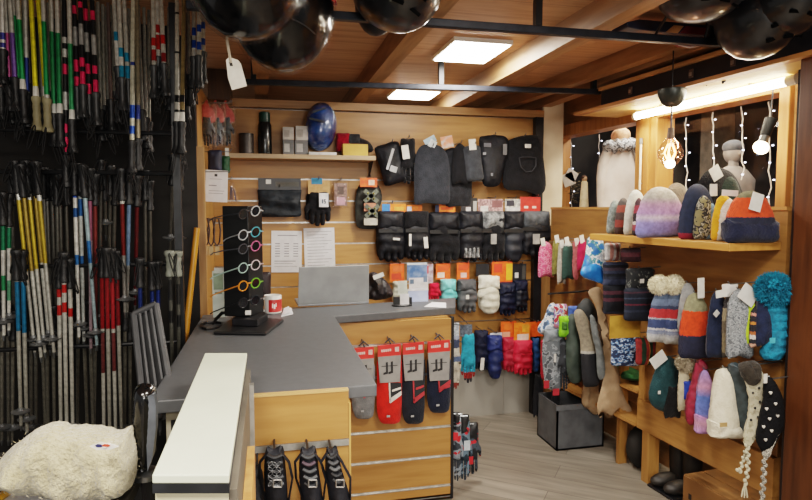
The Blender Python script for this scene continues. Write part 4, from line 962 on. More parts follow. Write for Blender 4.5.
MB().tube([ay(230, 200, 3.6), ay(231, 186, 3.6), ay(234, 190, 3.6), ay(236, 201, 3.6), ay(232, 199, 3.6), ay(232, 188, 3.6)], .004, 5).build('cord', P('#4a4458', .6), t)
for i, x in enumerate((206, 211, 217)):
    t = thing('looped_lanyard', ['dark looped lanyard hanging left of the sunglasses tower, first of three', 'dark looped lanyard hanging left of the sunglasses tower, second of three', 'dark looped lanyard hanging left of the sunglasses tower, third of three'][i], 'lanyard', base_of((x-4, 218, x+4, 246), 3.45+.05*i))
    Yc_ = 3.45+.05*i
    MB().tube([ay(x-1.5, 218, Yc_), ay(x-3.5, 230, Yc_), ay(x-2.5, 242, Yc_), ay(x, 246, Yc_), ay(x+2.5, 242, Yc_), ay(x+3.5, 230, Yc_), ay(x+1.5, 218, Yc_)], .005, 6).build('loop', P('#3a2b2b', .6, 0, '#2a1f1f', 30), t)
    card((x-2, 246, x+2.5, 255), Yc_, P('#b9a37d', .6), 'card_tag', t, .002)
SW = -.334
def side_hook(Y, z):
    MB().tube([Vector((SW, Y, z)), Vector((SW+.14, Y, z+.004)), Vector((SW+.15, Y, z+.02))], .003, 6).build('side_hook', STEEL, SIDEH)
SIDEH = bpy.data.objects['wall_side']
for i in range(3): side_hook(YS+.13*i-.006, ay(207, 103, YS+.13*i).z)
side_hook(3.5, ay(216, 172, 3.5).z); side_hook(3.6, ay(216, 152, 3.6).z); side_hook(3.45, ay(206, 219, 3.45).z); side_hook(3.6, ay(233, 180, 3.6).z)
# =================================================================== ON THE COUNTER
# laptop seen from behind
LA, LB = az(298, 307, CT), az(369, 304, CT); ux = (LB-LA).normalized(); fy = Vector((ux.y*-1, ux.x, 0))   # fy points away from camera
t = thing('laptop', 'open silver grey laptop seen from its back on the far worktop', 'laptop', (LA+LB)/2)
zt_ = ay(330, 266, LA.y+.1).z-CT
tilt = .06
sc = [LA+Vector((0, 0, .012)), LB+Vector((0, 0, .012)), LB+fy*-.0+Vector((0, 0, zt_))-fy*tilt, LA+Vector((0, 0, zt_))-fy*tilt]
sc = [LA+Vector((0, 0, .012)), LB+Vector((0, 0, .012)), Vector(ay(369, 265, LB.y-.05)), Vector(ay(299, 267, LA.y-.05))]
MB().prism(sc, fy*0, fy*.008).build('lid', P('#a3a6a8', .4, .3, '#989b9d', 10), t, smooth=False, bevel=.003)
MB().prism([p+fy*.009 for p in [sc[0].lerp(sc[2], .04), sc[1].lerp(sc[3], .04), sc[2].lerp(sc[0], .04), sc[3].lerp(sc[1], .04)]], fy*0, fy*.001).build('screen', P('#0b0d12', .2), t, smooth=False)
e = Vector((0, 0, .001))
MB().prism([LA+e, LB+e, LB+e+fy*.235, LA+e+fy*.235], (0, 0, 0), (0, 0, .012)).build('keyboard_base', P('#7d8083', .35, .6, '#74777a', 10), t, smooth=False, bevel=.002)
for i in range(5):
    k = MB(); 
    for j in range(12):
        q = LA+ux*(.03+j*.029)+fy*(.06+i*.022)+Vector((0, 0, .0132)); k.prism([q, q+ux*.024, q+ux*.024+fy*.018, q+fy*.018], (0, 0, 0), (0, 0, .002))
    o = k.build('key_row', BLACK, t, smooth=False)
# dark bag behind the laptop
fold('dark_bag', 'small dark crumpled bag with a pale strip beside the laptop, behind its right edge', 'bag', (367, 272, 391, 298), 3.42, .12, P('#262024', .5, 0, '#151215', 14, 40, .5), 'body', [(368, 276), (374, 272), (382, 277), (390, 286), (392, 297), (368, 299)], wr=.4, tags=[(373, 274, 384, 278, .35)])
# mug
mc = az(273, 313, CT); r = 8.2*mc.length/600; mh = ay(273, 295, mc.y).z-CT
t = thing('coffee_mug', 'white mug with a red painted front standing beside the sunglasses tower', 'mug', mc)
MB().lathe([(r*.85, .001), (r*.95, .004), (r, .01), (r, mh-.003), (r*.97, mh), (r*.9, mh-.002), (r*.88, .012), (0.0001, .01)], mc, 28).build('body', P('#e3e1de', .25, 0, '#dbd9d6', 10, coat=.4), t)
sl = MB(); n = 14; o = []; f = []
for i in range(n+1):
    a_ = math.radians(-118+i*120/n)
    for z in (mh*.12, mh*.8): o.append(mc+Vector((r*1.012*math.cos(a_), r*1.012*math.sin(a_), z)))
for i in range(n): f.append((2*i, 2*i+2, 2*i+3, 2*i+1))
sl.add(o, f).build('red_print', P('#c9342f', .3, 0, '#b52a28', 20, coat=.4), t)
w_ = MB()
for (aa, z0, z1, ww) in ((-92, .35, .6, .006), (-80, .3, .55, .008), (-70, .42, .62, .005)):
    a_ = math.radians(aa); c_ = mc+Vector((r*1.018*math.cos(a_), r*1.018*math.sin(a_), mh*(z0+z1)/2)); w_.obox(c_, (.001, ww, mh*(z1-z0)), Matrix.Rotation(a_, 3, 'Z'))
w_.build('white_motif', P('#efe3dd', .4), t, smooth=False)
hd = [mc+Vector((-r*.9-.034*math.sin(PI*k/10), -.012, mh*.5+mh*.34*math.cos(PI*k/10))) for k in range(11)]
MB().tube(hd, .006, 8).build('handle', P('#e3e1de', .25, 0, '#dbd9d6', 10), t)
# napkin
nb = [az(x, y, CT+.001) for x, y in ((281, 317), (293, 314), (291, 308), (284, 309))]
t = thing('paper_napkin', 'small folded white napkin on the counter just right of the mug', 'napkin', sum(nb, Vector())/4)
MB().prism(nb, (0, 0, 0), (0, 0, .003)).build('lower_fold', PAPER, t, smooth=False)
MB().prism([nb[0]+Vector((.004, .004, .0032)), nb[1].lerp(nb[0], .2)+Vector((0, .004, .012)), nb[2].lerp(nb[3], .3)+Vector((0, 0, .01)), nb[3]+Vector((0, 0, .0032))], (0, 0, 0), (0, 0, .002)).build('upper_fold', PAPER, t, smooth=False)
# sunglasses tower
tb = [az(213, 335, CT), az(266, 336, CT), az(284, 322, CT), az(236, 317, CT)]
cen = az(245, 326, CT)
t = thing('display_tower', 'tall black sunglasses display tower on a flat black base on the counter', 'display stand', cen)
MB().prism(tb, (0, 0, .001), (0, 0, .014)).build('base', P('#17181b', .4, 0, '#101113', 20), t, smooth=False, bevel=.006)
MB().prism([az(x, y, CT) for x, y in ((232, 329), (258, 330), (268, 323), (243, 320))], (0, 0, .0145), (0, 0, .045)).build('foot', BLACK, t, smooth=False, bevel=.003)
ty = cen.y
f0, f1 = ay(222, 206, ty+.02), ay(248, 206, ty-.03); f2 = ay(262, 204, ty+.1)
zb_ = CT+.0455; zt2_ = f0.z
p3_ = [Vector((f0.x, f0.y, 0)), Vector((f1.x, f1.y, 0)), Vector((f2.x, f2.y, 0)), Vector((f0.x+f2.x-f1.x, f0.y+f2.y-f1.y, 0))]
MB().prism(p3_, (0, 0, zb_), (0, 0, zt2_)).build('column', P('#0e0f11', .35, 0, '#08090a', 12), t, smooth=False, bevel=.003)
MB().box(p3_[1].x-.02, p3_[1].x+.005, p3_[1].y-.004, p3_[1].y-.001, zb_+.01, zb_+.03).build('small_label', TAGW, t, smooth=False)
SG = [(214, '#2b2b30', '#c9cdd0', '#3a3d42', 'clear and dark rimmed sunglasses on the top row of the black tower'),
      (235, '#b9bcc0', '#5bb0c0', '#9fa3a8', 'teal lensed sunglasses on the second row of the black tower'),
      (249, '#4b4c52', '#d86f9c', '#4d4f55', 'pink lensed sunglasses on the third row of the black tower'),
      (268, '#a9c4bd', '#d9c9cf', '#a9c4bd', 'pale mint and white sunglasses on the fourth row of the black tower'),
      (286, '#e08a2a', '#7fc43c', '#d98a35', 'orange and lime green sunglasses on the fifth row of the black tower'),
      (303, '#26282c', '#32353a', '#26282c', 'all black sunglasses on the lowest row of the black tower')]
for i, (y, c1, c2, ct_, lab) in enumerate(SG):
    d1 = Vector((.45, .89, 0)) ; 
    A = ay(243, y, ty-.075); B = ay(255.5, y-3, ty-.03); ex = (B-A); ey = Vector((ex.y, -ex.x, 0)).normalized()
    t = thing('sunglasses', lab, 'sunglasses', (A+B)/2, 'sunglasses on the black tower')
    exn = ex.normalized(); Rm = Matrix((exn, -ey, Vector((0, 0, 1)))).transposed()
    MB().ring(A, Rm, .024, .021, .0031).build('left_rim', P(c1, .3, .2), t)
    MB().ring(B, Rm, .024, .021, .0031).build('right_rim', P(c2, .3, .2), t)
    MB().tube([A+exn*.022+Vector((0, 0, .006)), B-exn*.022+Vector((0, 0, .006))], .003, 6).build('bridge', P(c1, .3, .2), t)
    for q in (A, B): MB().lathe([(.0215, -.001), (.0215, .001)], q, 18, R=Rm @ Matrix.Rotation(PI/2, 3, 'X')).build('lens', P('#1c2024', .1, 0, '#14171a', 10, coat=.6), t)
    e1 = ay(213 if i != 1 else 226, y+ (4 if i < 3 else 9), ty+.0)
    MB().tube([A-exn*.024+Vector((0, 0, .006)), e1.lerp(A, .3)+Vector((0, 0, .004)), e1, e1+Vector((-.012, .01, -.01))], [.0035, .003, .0026, .003], 6).build('temple', P(ct_, .35, .1), t)
    e2 = B-ey*-.0+Vector((.03, .09, 0)); MB().tube([B+exn*.024, B+exn*.026+Vector((.012, .06, -.004))], .003, 6).build('temple', P(c2, .35, .1), t)
    MB().tube([(A+B)/2+Vector((0, 0, .007)), (A+B)/2+Vector((0, .05, .004))], .003, 6).build('nose_pad', BLACK, t)
# dark panel, strap loop and leaflets by the tower
q = ay(266, 293, ty+.16)
fold('dark_purse', 'dark brown flat purse standing behind the sunglasses tower, left of the mug', 'purse', (257, 272, 271, 306), ty+.62, .03, P('#2d1f22', .5, 0, '#1f1517', 20), 'body', 'pack', wr=.1)
lp = [az(x, y, CT+.006) for x, y in ((203, 328), (201, 325), (206, 322.5), (214, 322), (222, 323), (222, 326), (214, 328), (207, 329), (203, 328))]
t = thing('black_strap', 'black looped strap lying on the counter left of the sunglasses tower', 'strap', az(212, 327, CT))
MB().tube(lp, .006, 6, False).build('loop', BLACK, t); MB().tube([az(213, 324, CT+.006), az(216, 319, CT+.02), az(222, 313, CT+.05), az(229, 312, CT+.055)], [.004, .008, .009, .004], 8).build('curved_end', P('#0f1012', .3, 0, '#0a0b0c', 20), t)
YL = 2.99
t = thing('leaflet_holder', 'white and green leaflet stack standing behind the left side of the sunglasses tower', 'leaflets', base_of((211, 271, 225, 322), YL))
card((212, 271, 225, az(218, 320, CT).y*0+ [y for y in range(290, 345) if ay(218, y, YL).z > CT+.003][-1]), YL, P('#cfd6cf', .5, 0, '#b9c3ba', 14), 'front_leaflet', t, .004, 0, [(.1, .05, .9, .4, '#8fa38a'), (.2, .45, .8, .5, '#7f8f7d')])
card((214, 268, 227, [y for y in range(290, 345) if ay(218, y, YL+.012).z > CT+.003][-1]), YL+.012, P('#e0e2de', .5), 'rear_leaflet', t, .004)
# brochures, card holder on the counter's right end
YB2 = 3.28
t = thing('brochure_stand', 'clear brochure stand with blue and white leaflets on the right end of the worktop', 'brochure stand', az(418, 306, CT))
card((407, 263, 427, 280), YB2+.09, P('#3c5f93', .4, 0, '#7d93b3', 20), 'rear_leaflet', t, .004, 0, [(.0, 0, 1, .12, '#c9d3dd')])
card((409, 278, 428, 292), YB2+.05, P('#d9d5d6', .5), 'middle_leaflet', t, .004, 0, [(.05, .1, .25, .4, '#5b6f86'), (.0, .75, 1, .95, '#d9b98a'), (.75, -.1, .95, .3, '#6d7f98')])
card((408, 289, 428, 304), YB2, P('#b9c4e0', .5, 0, '#a3b1d6', 14), 'front_leaflet', t, .004, 0, [(0, 0, 1, .12, '#e6e4e8')])
hz0 = [Vector((ay(406, 305, YB2-.02).x, YB2-.02, CT+.001)), Vector((ay(430, 305, YB2-.02).x, YB2-.02, CT+.001)), Vector((ay(430, 305, YB2-.02).x, YB2+.12, CT+.001)), Vector((ay(406, 305, YB2-.02).x, YB2+.12, CT+.001))]
MB().prism(hz0, (0, 0, 0), (0, 0, .006)).build('clear_base', film((1, 1, 1), .3, .05, 0), t, smooth=False)
t = thing('card_holder', 'black card holder with white card on the worktop in front of the brochures', 'card holder', az(402, 306, CT))
c0 = az(402, 306, CT); MB().lathe([(.055, .001), (.057, .006), (.05, .01)], c0, 24, sx=1.0, sy=.55).build('base', BLACK, t)
card((400, 294, 409, 306), c0.y-.012, P('#e6e6ea', .5), 'white_card', t, .003); MB().prism([ay(394, 306, c0.y), ay(412, 306, c0.y), ay(412, 298, c0.y), ay(394, 298, c0.y)], (0, 0, .004), (0, .02, .004)).build('pocket', BLACK, t, smooth=False)
card((398, 281, 407, 294), c0.y+.03, P('#d5dbd0', .5), 'leaflet', t, .003)
ps = [az(x, y, CT+.001) for x, y in ((424, 307), (446, 308), (446, 303), (432, 302.5))]
tag(MB().prism(ps, (0, 0, 0), (0, 0, .002)).build('paper_slip', PAPER, smooth=False), 'white paper slip lying at the right end of the worktop', 'paper')
# =================================================================== SOCKS AND GEAR ON THE COUNTER FRONT
def socks(label, x0, x1, yt, yc, yb, col, accent, yh):
    Y = Ys-.055
    t = thing('ski_socks', label, 'socks', base_of((x0, yt, x1, yb), Y), 'packed ski socks on the counter slatwall')
    w_ = x1-x0
    soft([(x0+1, yc-26), (x1-1, yc-26), (x1+1, yc), (x1, yb-8), (x0+w_*.85, yb-1), (x0+w_*.45, yb), (x0+w_*.12, yb-2), (x0-1, yb-14), (x0-1, yc)], Y, .05, cloth(col), 'sock', t, 22, .15)
    m = MB(); 
    def pl(pts, dy, mi): m.prism([ay(x, y, Y-.03-dy) for x, y in pts], (0, 0, 0), (0, .004, 0), mi)
    pl([(x0+w_*.45, yc+1), (x1+.5, yc+1), (x1+.5, yb-28), (x0+w_*.5, yb-24)], .0, 0)
    pl([(x0+w_*.47, yc+1), (x0+w_*.53, yc+1), (x0+w_*.56, yb-22), (x0+w_*.5, yb-21)], .003, 1)
    pl([(x0+w_*.5, yb-25), (x1+.5, yb-33), (x1+.5, yb-29), (x0+w_*.53, yb-20.5)], .003, 1)
    pl([(x0+w_*.62, yc+8), (x1, yc+5), (x1, yc+7), (x0+w_*.62, yc+10)], .003, 1)
    m.build('heel_patch', [P('#23262b', .8), P(accent, .7)], t, smooth=False)
    card((x0+w_*.38, yb-8.5, x0+w_*.52, yb-7), Y-.03, GREYC, 'size_mark', t, .003)
    cm = MB().prism([ay(x, y, Y-.034) for x, y in ((x0, yt), (x1, yt-2), (x1, yt+9), (x0, yt+11))], (0, 0, 0), (0, .012, 0), 0)
    cm.prism([ay(x, y, Y-.034) for x, y in ((x0, yt+11), (x1, yt+9), (x1-1, yc), (x0+2, yc+1))], (0, 0, 0), (0, .012, 0), 1)
    y_ = yt+5
    for k in range(5): cm.prism([ay(x0+w_*(.14+.09*k)+dx, y_-.8*k*.3+dy, Y-.037) for dx, dy in ((0, -1.2), (1.6, -1.2), (1.6, 1.2), (0, 1.2))], (0, 0, 0), (0, .002, 0), 2)
    cm.prism([ay(x0+w_*.74+dx, y_-1.5+dy, Y-.037) for dx, dy in ((0, -2.4), (4, -2.8), (4, 2), (0, 2.2))], (0, 0, 0), (0, .002, 0), 2)
    cx, cyp = x0+w_*.5, (yt+yc)/2+4
    for dx in (-4, 1):
        cm.prism([ay(cx+dx+a, cyp+b-.5*dx*.3, Y-.037) for a, b in ((.4, -6), (2.4, -6.6), (2.6, 5), (-2, 6.4), (-2, 4.4), (.5, 3.4))], (0, 0, 0), (0, .002, 0), 3)
    cm.prism([ay(cx+a, cyp+b, Y-.0365) for a, b in ((-8, -1.8), (8, -3), (8, -2.4), (-8, -1.2))], (0, 0, 0), (0, .001, 0), 3)
    cm.build('header_card', [P('#d9332e', .4, 0, '#c92b27', 20), P('#8c8b89', .45, 0, '#7e7d7c', 20), P('#dcb8b4', .5), P('#1d1d20', .5)], t, smooth=False)
    p = ay((x0+x1)/2, yt-1, Y); hk = MB().tube([Vector((p.x, Ys+.001, p.z+.03)), Vector((p.x, Y-.03, p.z+.012))], .004, 6); hk.tube([Vector((p.x-.025, Y-.005, p.z+.012)), Vector((p.x, Y-.005, p.z+.034)), Vector((p.x+.025, Y-.005, p.z+.012))], [.006, .01, .006], 8, flat=.5)
    hk.build('plastic_hanger', P('#3d4044', .4, 0, '#2b2e32', 20), t)
socks('packed ski socks with grey toes, leftmost pack, mostly behind the counter corner', 353, 374, 349, 386, 419, '#7a7d80', '#c94a5c', 340)
socks('packed bright red ski socks on the counter slatwall, second from the left', 378, 401, 346, 382, 424, '#d92a22', '#dedbd6', 338)
socks('packed black ski socks with red stripe, third pack from the left', 403, 424, 344, 380, 424, '#20242e', '#b5323a', 336)
socks('packed navy ski socks with red heel line, rightmost pack', 428, 450, 342, 380, 413, '#1c2233', '#b5323a', 334)
# gear hung on the front panel: dark strapped shoe chains
YGEAR = 1.642
def gear(label, x0, x1, lean, style):
    t = thing('strapped_cleat', label, 'cleats', base_of((x0, 452, x1, 530), YGEAR), 'black strapped gear hung on the counter front')
    w_ = x1-x0; L = lean
    soft([(x0+w_*.12, 447), (x0+w_*.45, 449), (x0+w_*.9, 446), (x1+L*.3, 470), (x1+L, 500), (x1+L*1.2, 525), (x0+w_*.5+L, 532), (x0+L*.6, 520), (x0+L*.2, 490), (x0, 468)], YGEAR, .05, BLK, 'body', t, 24, .25)
    for k in range(5):
        yy = 455+k*(7 if style != 2 else 6); xa = x0+w_*.15+L*k*.12; xb = x0+w_*.85+L*k*.14
        pts = [ay(xa+(xb-xa)*j/6, yy+3*math.sin(PI*j/6), YGEAR-.027-.006*math.sin(PI*j/6)) for j in range(7)]
        c = ['#26282c', '#34373b', '#4a3a46' if style == 1 else '#222428', '#45474b', '#55575a'][(k+style) % 5]
        MB().tube(pts, .0042, 6, flat=1.2).build('strap', P(c, .5, .2), t)
    bx = x0+w_*.55+L*.6
    bk = MB()
    for (a0, b0, a1, b1) in ((0, 0, 8, 0), (8, 0, 8, 7), (8, 7, 0, 7), (0, 7, 0, 0)):
        bk.tube([ay(bx-4+a0, 480+b0, YGEAR-.038), ay(bx-4+a1, 480+b1, YGEAR-.038)], .0022, 6)
    bk.build('buckle', P('#c9cacb', .25, .9), t)
    if style == 0:
        ch = MB()
        for r_ in range(5):
            for c_ in range(3):
                p = ay(x0+w_*(.3+.2*c_), 464+r_*5, YGEAR-.036); ch.ring(p, Matrix.Rotation(.8*(1 if (r_+c_) % 2 else -1), 3, 'Y'), .007, .004, .0014, 10, 4)
        ch.build('chain', P('#9fa2a6', .3, .8), t)
    for sg_ in (-1, 1):
        xs = x0-2 if sg_ < 0 else x1+2
        MB().tube([ay((x0+x1)/2+sg_*w_*.3, 452, YGEAR-.01), ay(xs+sg_*2, 462, YGEAR-.015), ay(xs+sg_*4+L*.5, 478, YGEAR-.01), ay(xs+L*.8, 496, YGEAR-.005), ay(xs+L-sg_*3, 515, YGEAR)], .0075, 6, flat=.4).build('side_strap', BLK, t)
    p = ay((x0+x1)/2, 451, YGEAR); MB().tube([Vector((p.x, 1.7135, p.z+.004)), Vector((p.x, YGEAR-.01, p.z+.0))], .003, 6).build('hanging_loop', BLACK, t)
gear('black strapped gear with chain links, leftmost on the counter front', 264, 285, 3, 0)
gear('black strapped gear with banded straps, middle one on the counter front', 299, 317, 6, 1)
gear('black strapped gear with stacked buckles, rightmost on the counter front', 325, 338, 13, 2)
t = thing('grey_strap', 'dark folded strap piece hanging at the far left of the counter front', 'strap', base_of((250, 470, 262, 520), YGEAR+.02))
soft([(251, 470), (258, 463), (264, 480), (262, 520), (251, 520)], YGEAR+.02, .04, P('#3b3f45', .5, 0, '#1d1f23', 12), 'body', t, 14)
p = ay(257, 464, YGEAR+.02); MB().tube([Vector((p.x, 1.7135, p.z+.01)), p+Vector((0, -.01, 0))], .003, 6).build('hanging_loop', BLACK, t)
# gloves hung from the side of the sock panel
YR = 3.02
for i, (bx, lab, m) in enumerate([
  ((451, 418, 463, 481), 'grey and red gloves hanging nearest the counter side, lowest left', speckle('#2b3038', ['#7d8791', '#b81f2a'], 14, .5)),
  ((457, 420, 472, 480), 'blue grey gloves with a pale badge hanging beside the counter side', speckle('#22303c', ['#5d7282', '#b3232c'], 12, .5)),
  ((463, 428, 481, 474), 'black gloves with red patches hanging furthest out at the counter side', speckle('#1c1f24', ['#3a4450', '#b81f2a'], 12, .5))]):
    Yi = YR+.05*i
    t = thing('hanging_gloves', lab, 'gloves', base_of(bx, Yi), 'gloves hanging at the side of the counter')
    soft('glove', bx, Yi, .05, m, 'glove', t, 24); soft('pack', (bx[0]+2, bx[1]-6, bx[2]-3, bx[1]+14), Yi-.005, .04, P('#1a1b1f', .5), 'cuff', t, 12)
    if i == 1: card((464, 441, 470, 450), Yi-.035, P('#c3cdd6', .5), 'badge', t, .003)
    if i == 2: card((466, 457, 473, 464), Yi-.035, P('#c9252e', .6), 'red_patch', t, .003)
    if i == 0: card((453, 433, 458, 440), Yi-.035, P('#c9252e', .6), 'red_patch', t, .003)
    p = ay(bx[0]+6, bx[1]-5, Yi); MB().tube([Vector((.926, Yi, p.z)), p+Vector((.02, -.02, 0))], .004, 6).build('peg', STEEL, t)
# =================================================================== RIGHT-HAND DISPLAY UNIT
PT = 1.54
t = thing('display_unit', 'long honey wood display panel on legs under the windows, hung with hats', 'display unit', rp(.1, -.03, 0))
BACKP = wood('unit_panel', '#946a3a', '#7b542b', 'Y', 1., .45)
MB().rbox(-.82, .06, -.025, -.001, .47, PT).rbox(.0605, 1.05, -.025, -.001, .62, PT).build('back_panel', BACKP, t, smooth=False)
MB().rbox(-.82, .062, -.022, .018, .293, .466).build('lower_board', HONEYY, t, smooth=False, bevel=.002)
for u in (-.79, -.01): MB().rbox(u-.028, u+.028, -.06, .014, 0, .2925).build('leg', HONEYZ, t, smooth=False, bevel=.002)
MB().rbox(.012, .06, -.024, .012, .467, .72).build('upright', HONEYZ, t, smooth=False)
MB().rbox(-.82, 1.05, -.035, .006, PT+.0005, PT+.016).build('top_edge', HONEYY, t, smooth=False)
for u in (.25, .95): MB().rbox(u-.012, u+.012, -.06, .0, 0, .619).build('leg', HONEYZ, t, smooth=False)
MB().rbox(.0625, .95, -.2, .03, .30, .32).build('bench_shelf', HONEYY, t, smooth=False)
MB().rbox(.0625, .95, -.2, .02, .49, .505).build('bench_shelf', HONEYY, t, smooth=False)
t = thing('hat_shelf', 'thick honey wood shelf on the right display panel holding a row of beanies', 'shelf', rp(-.3, .14, 1.37))
HS = 1.405
MB().rbox(-.80, .17, .0065, .285, HS-.034, HS).build('board', wood('shelf_front', '#bd8746', '#a57232', 'Y', 1., .4), t, smooth=False, bevel=.003)
t0 = rp(-.55, .006, 1.30); 
# low rail of hooks
def yw(px, py, w): return aw(px, py, w).y
def peg(Y, px, py):
    p = ay(px, py, Y); u, w = uw(p); a_ = rp(u, .0, p.z+.008)
    return MB().tube([a_, Vector((p.x, p.y, p.z+.004)), Vector((p.x-.012, p.y, p.z+.016))], .0032, 6).build('display_hook', STEEL, UNIT)
UNIT = bpy.data.objects['display_unit']
# ---- beanies on the shelf, near ones first
def sh(lab, box, w, mat, cuff=None, ch=.26, tags=(), th=.06, rot=0, name='beanie', kind='beanie', pom=None, res=22):
    Y = yw((box[0]+box[2])/2, (box[1]+box[3])/2, w)
    # lower edge follows the shelf top
    yb = 0
    for yy in np.arange(box[1], box[3]+14, .5):
        if ay((box[0]+box[2])/2, float(yy), Y).z <= HS+.004: break
        yb = float(yy)
    return hat(name, lab, (box[0], box[1], box[2], yb or box[3]), Y, mat, cuff, ch, pom, tags, 'hats standing on the hat shelf', th, 'hat', kind, rot, res)
olive = '#6f6a4f'; NV = '#1d2238'
b5 = sh('orange beanie with olive crown and broad navy cuff, front right of the hat shelf', (726, 191, 774, 242), .17, bands([(0, NV), (.5, '#d8481e'), (.86, olive)], .85, 1), cloth(NV, '#171b2d'), .46, [(751, 193, 762, 211, -.25)], .1)
sh('white beanie just behind the orange and navy one on the hat shelf', (716, 198, 740, 238), .16, cloth('#cfc9bf', '#b9b3a8'), None, th=.06)
sh('mustard yellow beanie with a white label on the hat shelf', (712, 195, 736, 237), .17, cloth('#d39a2e', '#b9831f'), None, .2, [(722, 190, 738, 196, -.05)], .06)
sh('dark green cap with pale rim peeking up behind the yellow beanie', (717, 177, 744, 232), .06, cloth('#2f3a33', '#222b26'), None, .2, [(711, 184, 717, 196, .05)], .05)
sh('light blue narrow knitted hat between camouflage and yellow hats', (704, 203, 717, 236), .15, cloth('#6f8ea3', '#547286'), None, th=.05)
sh('camouflage patterned hat in grey, black and olive on the hat shelf', (694, 196, 714, 238), .18, speckle('#3a3c38', ['#8f8b7d', '#15161a', '#6f6848'], 34, .42), None, th=.06)
sh('large black headband hat with a red rim standing high at the rear of the shelf', (689, 168, 748, 232), .02, cloth('#16161b', '#101014'), None, .2, [(711, 166, 721, 180, .55), (710, 184, 716, 196, 0)], .05)
sh('navy blue beanie with a red lower corner, left of the camouflage hat', (679, 184, 716, 240), .17, bands([(0, '#8d2438'), (.12, '#1f2a44'), (1, '#1f2a44')], .85, 1), None, th=.07)
sh('grey brown knitted hat lying behind the navy beanie', (660, 183, 694, 232), .05, cloth('#6f665c', '#544c44'), None, th=.05)
sh('big pastel beanie with lilac and white waves, widest on the left of the shelf', (636, 187, 685, 237), .20, bands([(0, '#8f8fae'), (.12, '#8b8bd0'), (.3, '#9a8fd0'), (.4, '#d9c9dc'), (.48, '#b58fc4'), (.66, '#b78fae'), (.78, '#a9a39c'), (1, '#b3aea3')], .85, 1, 'Z', True), None, th=.1, rot=-.04)
sh('dark red and black patterned knitted hat between two white hats on the shelf', (633, 198, 645, 236), .2, bands([(0, '#2b2226'), (.15, '#8f3a44'), (.3, '#d0c8c4'), (.38, '#2b2226'), (.6, '#9a3a48'), (.8, '#4a3038')], .85, 1), None, th=.05)
sh('white and grey knitted hat, second tallest on the left of the shelf', (624, 190, 648, 237), .17, cloth('#bdbdb6', '#a3a39c'), None, th=.06)
sh('red tartan knitted hat near the left end of the shelf', (615, 198, 632, 237), .17, bands([(0, '#3a2b2c'), (.2, '#8a3a34'), (.4, '#4a3a3a'), (.6, '#93453c'), (.8, '#4a4444')], .85, 1), None, th=.05)
sh('grey mottled beanie, leftmost on the hat shelf', (607, 200, 624, 236), .17, cloth('#7d8684', '#5b6361', 60), None, th=.06)
# ---- hats hung in the first row
def hh(lab, box, w, mat, cuff=None, ch=.26, pom=None, tags=(), th=.07, kind='beanie', rot=0, name='hanging_hat', pegs=True, res=22, wr=.18, Y=None, grp='hats hung on the right display panel'):
    Y = Y or yw((box[0]+box[2])/2, (box[1]+box[3])/2, w)
    t = hat(name, lab, box, Y, mat, cuff, ch, pom, tags, grp, th, 'hat', kind, rot, res, wr=wr)
    if pegs: peg(Y+.0, (box[0]+box[2])/2, box[1]+1)
    return t
BLUST = bands([(0, '#c9cac9'), (.16, '#b9bdc4'), (.2, '#8f99b0'), (.24, '#7d89a5'), (.27, '#c9ccd2'), (.31, '#3d4d78'), (.44, '#44547d'), (.47, '#a9b0be'), (.5, '#c23a3e'), (.63, '#c23a3e'), (.66, '#3f4a66'), (.72, '#6d7f9c'), (.84, '#54657f'), (.92, '#8f9bab')], .9, 1)
CRF = P('#e3dcc3', .95, 0, '#cfc6aa', 60)
hh('blue, white and red striped hat with cream pompom, left of two alike', (648, 290, 678, 341), .16, BLUST, None, .2, (659, 285, 9, CRF), (), .08)
hh('blue, white and red striped hat with cream pompom, right of two alike', (664, 290, 686, 343), .12, BLUST, None, .2, (674, 285, 9, CRF), (), .08)
hh('pale grey knitted hat between the striped pompom hat and the orange beanie', (678, 283, 698, 330), .10, cloth('#a3a6a8', '#85888a'), None, th=.05)
hh('orange and navy beanie with olive tip and white paper tag in the upper hat row', (680, 293, 711, 357), .17, bands([(0, '#20243c'), (.37, '#20243c'), (.38, '#e0451a'), (.74, '#8d8a6c'), (1, '#8d8a6c')], .9, 1), None, .2, None, [(698, 278, 704, 298, .05)], .09)
hh('navy beanie with a small white star, right of the orange and navy one', (707, 291, 728, 356), .15, cloth('#1f273d', '#171d2e'), None, th=.07, tags=[(714, 311, 719, 316, .8)])
t = hh('grey mottled hat with a large folded tag in the middle of the upper hat row', (727, 290, 751, 358), .15, speckle('#6f7478', ['#8f9396', '#565b60'], 90, .45), None, th=.08, kind='hang', tags=[(716, 290, 727, 297, .15), (740, 287, 757, 303, -.6)])
hh('beige and brown hat just left of the mottled grey one', (722, 296, 737, 357), .13, bands([(0, '#4a443c'), (.1, '#8f8064'), (.4, '#6b5f4e'), (.6, '#a3957a'), (.8, '#3d3b3c')], .9, 1), None, th=.05, kind='hang')
t = hh('white card tag with red corner hanging among the upper hats', (722, 284, 738, 297), .17, P('#d9d6d3', .6), None, th=.01, kind='pack', name='hang_tag')
hh('lime yellow hat edge showing right of the mottled grey hat', (744, 300, 757, 345), .12, cloth('#a9c437', '#8fa92a'), None, th=.05, kind='hang')
hh('black hat with orange and white bars, left of the turquoise hood', (750, 305, 768, 347), .11, bands([(0, '#d9a58f'), (.12, '#23232b'), (.22, '#d8d4ce'), (.32, '#b86a3a'), (.4, '#23232b'), (.55, '#c9803a'), (.62, '#23232b'), (.75, '#c98a7a'), (.82, '#23232b')], .9, 1), None, th=.05, kind='hang')
hh('navy knitted hat hanging directly left of the turquoise hood', (756, 295, 774, 346), .10, cloth('#1f2740', '#171d30'), None, th=.06, kind='hang')
